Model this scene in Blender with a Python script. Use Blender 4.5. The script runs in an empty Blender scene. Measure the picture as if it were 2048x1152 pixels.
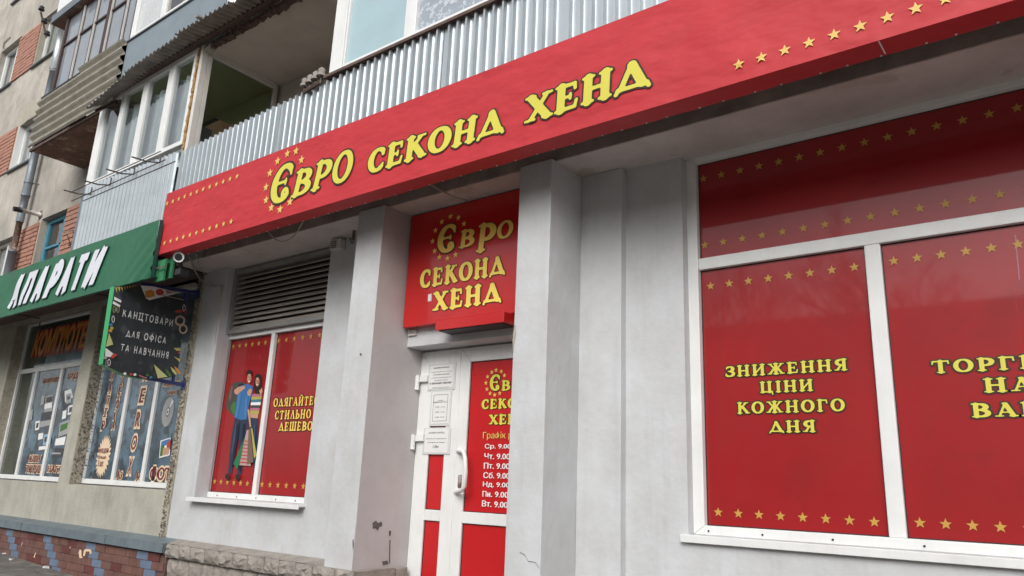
import bpy, math, random
import numpy as np
from mathutils import Vector, Matrix
random.seed(7)
rnd = random.uniform
scene = bpy.context.scene
COL = scene.collection
rad = math.radians

# ------------------------------------------------------------------ camera, sky, sun, exposure
SC = 1.22                       # drawing unit -> metres
def W(p):                       # drawing units -> metres (camera stands 1.45 m above the pavement datum)
    return (p[0]*SC, p[1]*SC, (p[2]-1.6)*SC+1.45)
CU = np.array([0., -4., 1.6]); FPX = 1494.
yaw, pit, rol = rad(37.878), rad(15.09), rad(2.40)
FW = np.array([-math.sin(yaw)*math.cos(pit), math.cos(yaw)*math.cos(pit), math.sin(pit)])
_r = np.array([math.cos(yaw), math.sin(yaw), 0.]); _u = np.cross(_r, FW)
RT = _r*math.cos(rol)+_u*math.sin(rol); UP = -_r*math.sin(rol)+_u*math.cos(rol)
cam = bpy.data.objects.new('camera', bpy.data.cameras.new('camera')); COL.objects.link(cam)
m = Matrix(((RT[0], UP[0], -FW[0]), (RT[1], UP[1], -FW[1]), (RT[2], UP[2], -FW[2]))).to_4x4()
m.translation = Vector(W(CU)); cam.matrix_world = m
cam.data.sensor_width = 36; cam.data.lens = 36*FPX/2048
cam.data.clip_start = 0.05; cam.data.clip_end = 2000
scene.camera = cam
world = bpy.data.worlds.new('World'); scene.world = world; world.use_nodes = True
wn = world.node_tree; wn.nodes.clear()
sky = wn.nodes.new('ShaderNodeTexSky'); sky.sky_type = 'NISHITA'; sky.sun_disc = False
SUN_EL, SUN_AZ = 36, 158        # azimuth from +y (north) clockwise: light comes over the street
sky.sun_elevation = rad(SUN_EL); sky.sun_rotation = rad(SUN_AZ); sky.dust_density = 3; sky.air_density = 1
hs = wn.nodes.new('ShaderNodeHueSaturation'); hs.inputs['Saturation'].default_value = 0.22
bg = wn.nodes.new('ShaderNodeBackground'); bg.inputs['Strength'].default_value = 0.13
wo = wn.nodes.new('ShaderNodeOutputWorld')
wn.links.new(sky.outputs[0], hs.inputs['Color']); wn.links.new(hs.outputs[0], bg.inputs['Color'])
wn.links.new(bg.outputs[0], wo.inputs['Surface'])
sl = bpy.data.lights.new('sun', 'SUN'); sl.energy = 1.1; sl.angle = rad(35); sl.color = (1, .97, .93)
so = bpy.data.objects.new('sun', sl); COL.objects.link(so); so.location = (0, -10, 20)
az = rad(SUN_AZ); el = rad(SUN_EL)
sd = Vector((math.sin(az)*math.cos(el), math.cos(az)*math.cos(el), math.sin(el)))
so.rotation_euler = sd.to_track_quat('Z', 'Y').to_euler()
scene.view_settings.view_transform = 'Standard'; scene.view_settings.look = 'None'
scene.view_settings.gamma = 1; scene.view_settings.use_curve_mapping = False
scene.view_settings.exposure = 0.54
try:
    scene.cycles.max_bounces = 6; scene.cycles.transparent_max_bounces = 10
except Exception: pass

# ------------------------------------------------------------------ helpers
def ray(px, py): return RT*((px-1024)/FPX)+UP*((576-py)/FPX)+FW
def P(px, py, y):               # the point of the plane at depth y that the photograph shows at (px, py)
    d = ray(px, py); return CU+d*((y-CU[1])/d[1])
def PX(px, py, x):
    d = ray(px, py); return CU+d*((x-CU[0])/d[0])
def PZ(px, py, z):
    d = ray(px, py); return CU+d*((z-CU[2])/d[2])

def mat(name, col, rough=.6, metal=0., var=.12, vs=3., bump=.0, bs=60., streak=0., col2=None, patch=None, patch_s=2., patch_t=.6,
        coat=0., ior=1.5, grain=0., spec=.5):
    mt = bpy.data.materials.new(name); mt.use_nodes = True
    nt = mt.node_tree; b = nt.nodes['Principled BSDF']; N = nt.nodes.new; L = nt.links.new
    geo = N('ShaderNodeNewGeometry')
    def noise(scale, detail=5, rough_=.6, stretch=None):
        n = N('ShaderNodeTexNoise'); n.inputs['Scale'].default_value = scale; n.inputs['Detail'].default_value = detail
        n.inputs['Roughness'].default_value = rough_
        if stretch:
            mp = N('ShaderNodeMapping'); mp.inputs['Scale'].default_value = stretch
            L(geo.outputs['Position'], mp.inputs['Vector']); L(mp.outputs[0], n.inputs['Vector'])
        else: L(geo.outputs['Position'], n.inputs['Vector'])
        return n
    def mix(fac, a, c, mode='MIX'):
        x = N('ShaderNodeMix'); x.data_type = 'RGBA'; x.blend_type = mode
        if hasattr(fac, 'links'): L(fac, x.inputs['Factor'])
        else: x.inputs['Factor'].default_value = fac
        for s, v in ((x.inputs['A'], a), (x.inputs['B'], c)):
            if hasattr(v, 'links'): L(v, s)
            else: s.default_value = (*v, 1)
        return x.outputs['Result']
    def ramp(src, lo, hi):
        r = N('ShaderNodeMapRange'); r.inputs['From Min'].default_value = lo; r.inputs['From Max'].default_value = hi
        L(src, r.inputs['Value']); return r.outputs['Result']
    c2 = col2 or tuple(c*(1-var*2) for c in col)
    n1 = noise(vs); out = mix(ramp(n1.outputs['Fac'], .35, .7), col, c2)
    if streak:
        n2 = noise(1., 6, .7, (7, 7, .5)); out = mix(ramp(n2.outputs['Fac'], .5, .8), out, mix(streak, out, tuple(c*.35 for c in col)))
    if patch:
        n3 = noise(patch_s, 8, .65); out = mix(ramp(n3.outputs['Fac'], patch_t, patch_t+.05), out, patch)
    if grain:
        n4 = noise(150., 2); out = mix(ramp(n4.outputs['Fac'], .3, .7), out, mix(grain, out, (0.02, 0.02, 0.02)))
    L(out, b.inputs['Base Color'])
    n5 = noise(vs*4, 4); rr = N('ShaderNodeMapRange'); rr.inputs['To Min'].default_value = max(0.02, rough-.08); rr.inputs['To Max'].default_value = min(1, rough+.1)
    L(n5.outputs['Fac'], rr.inputs['Value']); L(rr.outputs['Result'], b.inputs['Roughness'])
    b.inputs['Metallic'].default_value = metal; b.inputs['IOR'].default_value = ior
    b.inputs['Specular IOR Level'].default_value = spec
    if coat: b.inputs['Coat Weight'].default_value = coat; b.inputs['Coat Roughness'].default_value = .04
    if bump:
        nb = noise(bs, 6, .6); bp = N('ShaderNodeBump'); bp.inputs['Strength'].default_value = bump; bp.inputs['Distance'].default_value = .02
        L(nb.outputs['Fac'], bp.inputs['Height']); L(bp.outputs[0], b.inputs['Normal'])
    return mt

def bumpwave(mt, scale, stretch, strength, dist):    # extra soft relief (cloth folds, troweled plaster)
    nt = mt.node_tree; b = nt.nodes['Principled BSDF']; N = nt.nodes.new; L = nt.links.new
    geo = N('ShaderNodeNewGeometry'); mp = N('ShaderNodeMapping'); mp.inputs['Scale'].default_value = stretch
    n = N('ShaderNodeTexNoise'); n.inputs['Scale'].default_value = scale; n.inputs['Detail'].default_value = 3
    bp = N('ShaderNodeBump'); bp.inputs['Strength'].default_value = strength; bp.inputs['Distance'].default_value = dist
    L(geo.outputs['Position'], mp.inputs['Vector']); L(mp.outputs[0], n.inputs['Vector']); L(n.outputs['Fac'], bp.inputs['Height'])
    if b.inputs['Normal'].links: L(b.inputs['Normal'].links[0].from_socket, bp.inputs['Normal'])
    L(bp.outputs[0], b.inputs['Normal'])

def glassmat(name, tint=(.85, .9, .9), rough=.02, alpha=.12, refl=(1, 1, 1)):
    mt = bpy.data.materials.new(name); mt.use_nodes = True; nt = mt.node_tree; nt.nodes.clear()
    N = nt.nodes.new; L = nt.links.new
    fr = N('ShaderNodeFresnel'); fr.inputs['IOR'].default_value = 1.55
    mr = N('ShaderNodeMath'); mr.operation = 'MULTIPLY_ADD'; mr.inputs[1].default_value = 1.6; mr.inputs[2].default_value = .03
    tr = N('ShaderNodeBsdfTransparent'); tr.inputs['Color'].default_value = (*tint, 1)
    gl = N('ShaderNodeBsdfGlossy'); gl.inputs['Roughness'].default_value = rough; gl.inputs['Color'].default_value = (*refl, 1)
    mx = N('ShaderNodeMixShader'); o = N('ShaderNodeOutputMaterial')
    L(fr.outputs[0], mr.inputs[0]); L(mr.outputs[0], mx.inputs['Fac']); L(tr.outputs[0], mx.inputs[1]); L(gl.outputs[0], mx.inputs[2]); L(mx.outputs[0], o.inputs['Surface'])
    return mt

M = {}
M['plaster'] = mat('old_plaster', (.47, .435, .385), .9, var=.16, vs=1.1, bump=.5, bs=28, streak=.5, col2=(.27, .25, .22), patch=(.34, .32, .28), patch_s=1.7, patch_t=.56)
M['patch_plaster'] = mat('patched_plaster', (.40, .375, .31), .9, var=.1, vs=4, bump=.4, bs=30)
M['shop_plaster'] = mat('shop_plaster', (.44, .425, .36), .9, var=.1, vs=2.2, bump=.5, bs=40, streak=.35, col2=(.33, .32, .27))
M['paint'] = mat('grey_wall_paint', (.555, .57, .59), .62, var=.05, vs=2.2, bump=.22, bs=14, streak=.20, col2=(.47, .475, .47), patch=(.52, .53, .53), patch_s=3.1, patch_t=.58)
bumpwave(M['paint'], 3.5, (1, 1, .6), .5, .03)
M['pinkpaint'] = mat('pinkish_wall_paint', (.50, .475, .475), .65, var=.06, vs=3, bump=.10, bs=12, streak=.08)  # pinkish grey tone for the sides of the left pillar
M['ceil'] = mat('ceiling_paint', (.60, .55, .53), .8, var=.1, vs=2, bump=.15, bs=20, patch=(.46, .41, .37), patch_s=2.3, patch_t=.58, streak=.2)
M['chip'] = mat('chipped_plaster', (.16, .14, .13), .9, var=.3, vs=40, bump=.4, bs=90)
M['darkconc'] = mat('dark_concrete', (.40, .345, .32), .9, var=.2, vs=4, bump=.3, bs=40)
M['beige_ceiling'] = mat('beige_ceiling', (.58, .53, .47), .9, var=.08, vs=3, bump=.1, bs=30)
M['brown_slab'] = mat('brown_stained_slab', (.22, .13, .10), .85, var=.2, vs=4, bump=.3, bs=30, patch=(.34, .24, .19), patch_s=3, patch_t=.55)
M['brick'] = mat('red_brick', (.40, .205, .15), .85, var=.12, vs=8, bump=.12, bs=80, col2=(.30, .15, .11))
M['mortar'] = mat('mortar', (.50, .38, .30), .95, var=.1, vs=8, bump=.4, bs=60)
M['pvc'] = mat('white_pvc', (.76, .77, .76), .35, var=.05, vs=3, streak=.16)
M['oldpvc'] = mat('yellowed_pvc', (.66, .64, .60), .5, var=.06, vs=5, streak=.15)
M['vinyl'] = mat('red_vinyl', (.31, .011, .013), .42, var=.05, vs=1.2, ior=1.5, coat=.66, spec=.3, col2=(.25, .008, .010), patch=(.30, .009, .012), patch_s=1.1, patch_t=.5)
bumpwave(M['vinyl'], 5, (1, 1, .5), .05, .02)
M['vinyl_door'] = mat('red_door_vinyl', (.50, .012, .015), .3, var=.03, vs=2)
M['signred'] = mat('glossy_red_sign', (.50, .012, .012), .22, var=.03, vs=1.5, coat=.3)
M['banner'] = mat('red_banner_fabric', (.50, .028, .036), .55, var=.05, vs=1.5, bump=.05, bs=300, col2=(.45, .026, .034), spec=.4, streak=.06)

bumpwave(M['banner'], 1.9, (1, 1, 2.0), .6, .06)
M['yellow'] = mat('yellow_print', (.66, .60, .075), .45, var=.03)
M['gold'] = mat('gold_print', (.88, .58, .12), .4, var=.03)
M['signyellow'] = mat('warm_yellow_print', (.90, .70, .13), .45, var=.03)
M['star'] = mat('star_print', (.52, .29, .06), .45, var=.03)
M['bstar'] = mat('pale_star_print', (.72, .49, .13), .45, var=.03)
M['outline'] = mat('dark_outline_print', (.035, .014, .006), .5, var=.03)
M['white'] = mat('white_print', (.80, .80, .80), .45, var=.03)
M['paper'] = mat('paper', (.72, .72, .71), .7, var=.03)
M['film'] = mat('plastic_sleeve', (.62, .63, .62), .2, var=.03)
M['ink'] = mat('ink', (.05, .05, .06), .6, var=.0)
M['green'] = mat('green_banner_fabric', (.017, .125, .06), .5, var=.06, vs=2, bump=.05, bs=300)
bumpwave(M['green'], 2.2, (1, 1, .6), .5, .06)
M['greensign'] = mat('green_sign_box', (.02, .34, .11), .35, var=.03)
M['greenwood'] = mat('green_painted_board', (.04, .22, .10), .6, var=.15, vs=12)
M['lilac'] = mat('pale_lettering', (.66, .68, .74), .5, var=.03)
M['shade'] = mat('dark_letter_edge', (.012, .06, .05), .5, var=.03)
M['galv'] = mat('galvanised_steel', (.54, .58, .60), .32, metal=.75, var=.05, vs=4)
M['galvdull'] = mat('dull_zinc', (.22, .25, .28), .5, metal=.5, var=.12, vs=4, streak=.2)
M['flash'] = mat('zinc_flashing', (.20, .25, .28), .5, metal=.35, var=.15, vs=3, streak=.2)
M['bluegrey'] = mat('blue_grey_panel', (.20, .245, .28), .6, var=.06, vs=3, streak=.12)
M['slate'] = mat('asbestos_slate', (.38, .355, .30), .92, var=.15, vs=4, bump=.4, bs=60, streak=.3)
M['roofing'] = mat('rusty_roof_sheet', (.34, .30, .275), .7, metal=.2, var=.2, vs=6, streak=.25)
M['brownbeam'] = mat('rusty_beam', (.13, .085, .07), .85, var=.25, vs=10, bump=.3, bs=50)
M['brownwood'] = mat('dark_brown_frame', (.06, .032, .028), .6, var=.15, vs=8)
M['bluewood'] = mat('blue_painted_wood', (.07, .25, .34), .6, var=.15, vs=12, patch=(.3, .32, .3), patch_s=14, patch_t=.66)
M['glass'] = glassmat('window_glass')
M['frost'] = mat('frosted_pale_glass', (.36, .50, .54), .18, var=.05, vs=2, coat=.4)
M['floral'] = mat('floral_film', (.30, .34, .39), .25, var=.0, vs=2, patch=(.50, .54, .58), patch_s=16, patch_t=.52, coat=.4)
M['curtain'] = mat('net_curtain', (.78, .84, .86), .8, var=.1, vs=3, streak=.3)
_nt = M['curtain'].node_tree; _o = [n for n in _nt.nodes if n.type == 'OUTPUT_MATERIAL'][0]; _t = _nt.nodes.new('ShaderNodeBsdfTransparent'); _x = _nt.nodes.new('ShaderNodeMixShader'); _x.inputs[0].default_value = .82
_nt.links.new(_t.outputs[0], _x.inputs[1]); _nt.links.new(_nt.nodes['Principled BSDF'].outputs[0], _x.inputs[2]); _nt.links.new(_x.outputs[0], _o.inputs['Surface'])
M['whitefilm'] = mat('whitened_glass', (.55, .58, .58), .25, var=.05, vs=3, coat=.3)
M['skyfilm'] = mat('hazy_glazing', (.27, .30, .34), .10, var=.12, vs=1.8, coat=.8)
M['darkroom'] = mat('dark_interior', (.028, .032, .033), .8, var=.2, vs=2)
M['olive'] = mat('green_interior_wall', (.62, .70, .33), .8, var=.06, vs=2)
M['cabinet'] = mat('cabinet_veneer', (.70, .42, .22), .6, var=.1, vs=3, streak=.2)
M['darkgrey'] = mat('dark_grey_board', (.12, .135, .15), .6, var=.1, vs=2)
M['foam'] = mat('mounting_foam', (.42, .27, .12), .95, var=.2, vs=20, bump=.6, bs=60)
M['black'] = mat('black_rubber', (.018, .018, .02), .5, var=.1)
M['porcelain'] = mat('insulator_porcelain', (.30, .27, .24), .35, var=.2, vs=20)
M['whitepipe'] = mat('white_tube', (.60, .58, .54), .4, var=.1, vs=8)
M['rust'] = mat('rusty_pipe', (.16, .10, .075), .85, var=.3, vs=14, bump=.4, bs=50, patch=(.36, .33, .31), patch_s=9, patch_t=.55)
M['bluemetal'] = mat('blue_bracket_paint', (.03, .04, .17), .4, var=.1)
M['louvre'] = mat('louvre_metal', (.52, .47, .42), .55, metal=.2, var=.15, vs=4, streak=.1)
M['louvreframe'] = mat('louvre_frame', (.30, .30, .29), .55, metal=.2, var=.1, vs=4)
M['chalk'] = mat('chalkboard_print', (.030, .038, .042), .5, var=.25, vs=4, patch=(.055, .062, .066), patch_s=7, patch_t=.56)
M['chalkw'] = mat('chalk_lettering', (.62, .64, .64), .7, var=.12, vs=60)
M['tile'] = mat('brown_tile', (.18, .088, .07), .55, var=.2, vs=6, bump=.15, bs=20, patch=(.15, .09, .075), patch_s=3, patch_t=.6)
M['tile_dark'] = mat('dark_brown_tile', (.15, .045, .04), .5, var=.2, vs=6, bump=.15, bs=20)
M['tileblue'] = mat('blue_tile', (.15, .20, .29), .5, var=.12, vs=5, bump=.15, bs=20)
M['grout'] = mat('grout', (.15, .085, .07), .95, var=.2, vs=6, bump=.4, bs=40)
M['stone'] = mat('rough_stone', (.33, .30, .265), .92, var=.2, vs=7, bump=.9, bs=22, col2=(.22, .20, .18))
M['stonejoint'] = mat('stone_mortar', (.17, .155, .14), .95, var=.2, vs=10, bump=.5, bs=40)
M['ground'] = mat('dirty_asphalt', (.20, .185, .165), .95, var=.2, vs=3, bump=.7, bs=45, patch=(.26, .24, .21), patch_s=4, patch_t=.55, grain=.3)
M['agg'] = mat('pebble_dash', (.46, .42, .34), .95, var=.15, vs=10, bump=1., bs=45, patch=(.19, .165, .13), patch_s=28, patch_t=.60)
M['pebble'] = mat('pebbles', (.30, .26, .20), .8, var=.4, vs=60)
M['wire'] = mat('pale_cable', (.40, .37, .33), .6, var=.15, vs=20)
M['rackwire'] = mat('rack_wire', (.13, .12, .11), .6, metal=.4, var=.2, vs=20)
M['camwhite'] = mat('camera_housing', (.55, .55, .54), .35, var=.03)
M['lens'] = mat('lens_black', (.012, .012, .014), .08, var=.0, coat=1)
M['bluefilm'] = mat('blue_window_film', (.11, .19, .26), .3, var=.2, vs=2.2, coat=.8, col2=(.03, .05, .07), patch=(.03, .045, .06), patch_s=4, patch_t=.5)
M['darkglass'] = mat('dark_shop_glass', (.05, .062, .052), .08, var=.1, vs=2, coat=.6)
M['cream'] = mat('cream_print', (.78, .60, .42), .45, var=.03)
M['maroon'] = mat('maroon_print', (.17, .03, .04), .45, var=.05)
M['orange'] = mat('orange_print', (.55, .17, .03), .4, var=.1, vs=10)
M['redor'] = mat('red_orange_print', (.36, .05, .02), .4, var=.1, vs=10)
M['bark'] = mat('bark', (.08, .065, .055), .9, var=.2, vs=6, bump=.4, bs=30)
for n, c in dict(skin=(.55, .30, .20), hair=(.02, .014, .012), blueshirt=(.04, .15, .36), jeans=(.022, .035, .07), olivecoat=(.07, .065, .045), bagwhite=(.45, .30, .28),
                 baggreen=(.02, .16, .07), bagbrown=(.17, .11, .09), bagyellow=(.42, .38, .08), teal=(.05, .2, .25), pink=(.45, .16, .22), pencil=(.5, .4, .12),
                 orangep=(.62, .26, .03), redp=(.5, .06, .04), greyp=(.35, .36, .36), sky=(.28, .42, .55), jeansd=(.010, .015, .032), jeansl=(.05, .08, .14), skind=(.38, .19, .12), dgrey=(.06, .06, .07), ruler=(.50, .52, .22), scissor=(.55, .38, .30),
                 medblue=(.06, .20, .42), leaf=(.06, .17, .04)).items():
    M[n] = mat(n+'_print', c, .45, var=.05, vs=10)

def setp(o, label=None, cat=None, group=None, kind=None):
    if label: o['label'] = label
    if cat: o['category'] = cat
    if group: o['group'] = group
    if kind: o['kind'] = kind
    return o
def thing(name, label, cat, base, group=None):
    o = bpy.data.objects.new(name, None); COL.objects.link(o); o.location = W(base); o.empty_display_size = .2
    o['_w'] = [float(v) for v in o.location]
    return setp(o, label, cat, group)
def wloc(o): return Vector(o['_w']) if o is not None and '_w' in o else Vector((0, 0, 0))

class MB:
    def __init__(s): s.v = []; s.f = []; s.mi = []; s.mats = []; s.cur = 0
    def mat(s, k):
        mm = M[k]
        if mm not in s.mats: s.mats.append(mm)
        s.cur = s.mats.index(mm); return s
    def face(s, pts):
        i = len(s.v); s.v += [tuple(float(c) for c in p) for p in pts]; s.f.append(tuple(range(i, i+len(pts)))); s.mi.append(s.cur); return s
    def raw(s, vs, fs):
        i = len(s.v); s.v += vs
        for f in fs: s.f.append(tuple(i+k for k in f)); s.mi.append(s.cur)
        return s
    def box(s, x0, x1, y0, y1, z0, z1, jit=0):
        if x0 > x1: x0, x1 = x1, x0
        if y0 > y1: y0, y1 = y1, y0
        if z0 > z1: z0, z1 = z1, z0
        v = [(x, y, z) for x in (x0, x1) for y in (y0, y1) for z in (z0, z1)]
        if jit: v = [tuple(c+rnd(-jit, jit) for c in p) for p in v]
        return s.raw(v, [(0, 1, 3, 2), (4, 6, 7, 5), (0, 4, 5, 1), (2, 3, 7, 6), (0, 2, 6, 4), (1, 5, 7, 3)])
    def obox(s, c, ax, ay, az_):   # oriented box: centre and three half-axis vectors
        c = np.array(c, float); ax, ay, az_ = (np.array(a, float) for a in (ax, ay, az_))
        v = [tuple(c+i*ax+j*ay+k*az_) for i in (-1, 1) for j in (-1, 1) for k in (-1, 1)]
        return s.raw(v, [(0, 1, 3, 2), (4, 6, 7, 5), (0, 4, 5, 1), (2, 3, 7, 6), (0, 2, 6, 4), (1, 5, 7, 3)])
    def tube(s, pts, r, n=8, cap=True):
        pts = [np.array(p, float) for p in pts]; rings = []
        rs = r if isinstance(r, (list, tuple)) else [r]*len(pts)
        a0 = None
        for i, p in enumerate(pts):
            d = pts[min(i+1, len(pts)-1)]-pts[max(i-1, 0)]; d = d/(np.linalg.norm(d)+1e-9)
            if a0 is None: a0 = np.cross(d, [0, 0, 1.]) if abs(d[2]) < .9 else np.cross(d, [1., 0, 0])
            a = a0-d*(a0@d); a = a/(np.linalg.norm(a)+1e-9); a0 = a; b = np.cross(d, a)
            rings.append([tuple(p+rs[i]*(math.cos(t)*a+math.sin(t)*b)) for t in [2*math.pi*k/n for k in range(n)]])
        base = len(s.v)
        for rg in rings: s.v += rg
        for i in range(len(rings)-1):
            for k in range(n):
                s.f.append((base+i*n+k, base+i*n+(k+1) % n, base+(i+1)*n+(k+1) % n, base+(i+1)*n+k)); s.mi.append(s.cur)
        if cap:
            s.f.append(tuple(base+k for k in range(n))); s.mi.append(s.cur)
            s.f.append(tuple(base+(len(rings)-1)*n+k for k in reversed(range(n)))); s.mi.append(s.cur)
        return s
    def build(s, name, k=None, parent=None, label=None, kind=None, smooth=False, bevel=0, origin=None):
        if k: s.mats = [M[k]]; s.mi = [0]*len(s.f)
        root = parent
        off = Vector((0, 0, 0))
        if parent is not None: off = wloc(parent)
        if origin is not None: o0 = Vector(W(origin))
        else: o0 = off
        me = bpy.data.meshes.new(name)
        me.from_pydata([tuple(Vector(W(p))-o0) for p in s.v], [], s.f)
        for mm in s.mats: me.materials.append(mm)
        me.polygons.foreach_set('material_index', s.mi)
        if smooth: me.polygons.foreach_set('use_smooth', [True]*len(me.polygons))
        me.update()
        o = bpy.data.objects.new(name, me); COL.objects.link(o); o['_w'] = list(o0)
        if parent is not None: o.parent = parent
        o.location = o0-off
        if label: o['label'] = label
        if kind: o['kind'] = kind
        if bevel:
            b = o.modifiers.new('bevel', 'BEVEL'); b.width = bevel*SC; b.segments = 2; b.limit_method = 'ANGLE'
        return o

def top(o, label, cat, group=None): return setp(o, label, cat, group)

def wall(mb, x0, x1, z0, z1, y, depth, holes):
    """wall sheet at depth y with rectangular openings; each opening gets reveals of the given depth"""
    xs = sorted({x0, x1, *[h[0] for h in holes], *[h[1] for h in holes]}); zs = sorted({z0, z1, *[h[2] for h in holes], *[h[3] for h in holes]})
    xs = [x for x in xs if x0 <= x <= x1]; zs = [z for z in zs if z0 <= z <= z1]
    for a, b in zip(xs, xs[1:]):
        for c, d in zip(zs, zs[1:]):
            cx, cz = (a+b)/2, (c+d)/2
            if any(h[0] < cx < h[1] and h[2] < cz < h[3] for h in holes): continue
            mb.face([(a, y, c), (b, y, c), (b, y, d), (a, y, d)])
    for h in holes:
        a, b, c, d = h[:4]; e = y+depth
        mb.face([(a, y, c), (a, y, d), (a, e, d), (a, e, c)]); mb.face([(b, y, c), (b, e, c), (b, e, d), (b, y, d)])
        mb.face([(a, y, d), (b, y, d), (b, e, d), (a, e, d)]); mb.face([(a, y, c), (a, e, c), (b, e, c), (b, y, c)])
    return mb

def frame_mb(x0, x1, z0, z1, y0, y1, w, mx=(), mz=(), wb=None):
    """one rectangular frame with mullions mx (x0,x1,z0,z1) and transoms mz"""
    b = MB(); wb = wb or w
    b.box(x0, x0+w, y0, y1, z0, z1); b.box(x1-w, x1, y0, y1, z0, z1)
    b.box(x0+w, x1-w, y0, y1, z1-w, z1); b.box(x0+w, x1-w, y0, y1, z0, z0+wb)
    for r in list(mx)+list(mz): b.box(r[0], r[1], y0+.004, y1, r[2], r[3])
    return b

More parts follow.
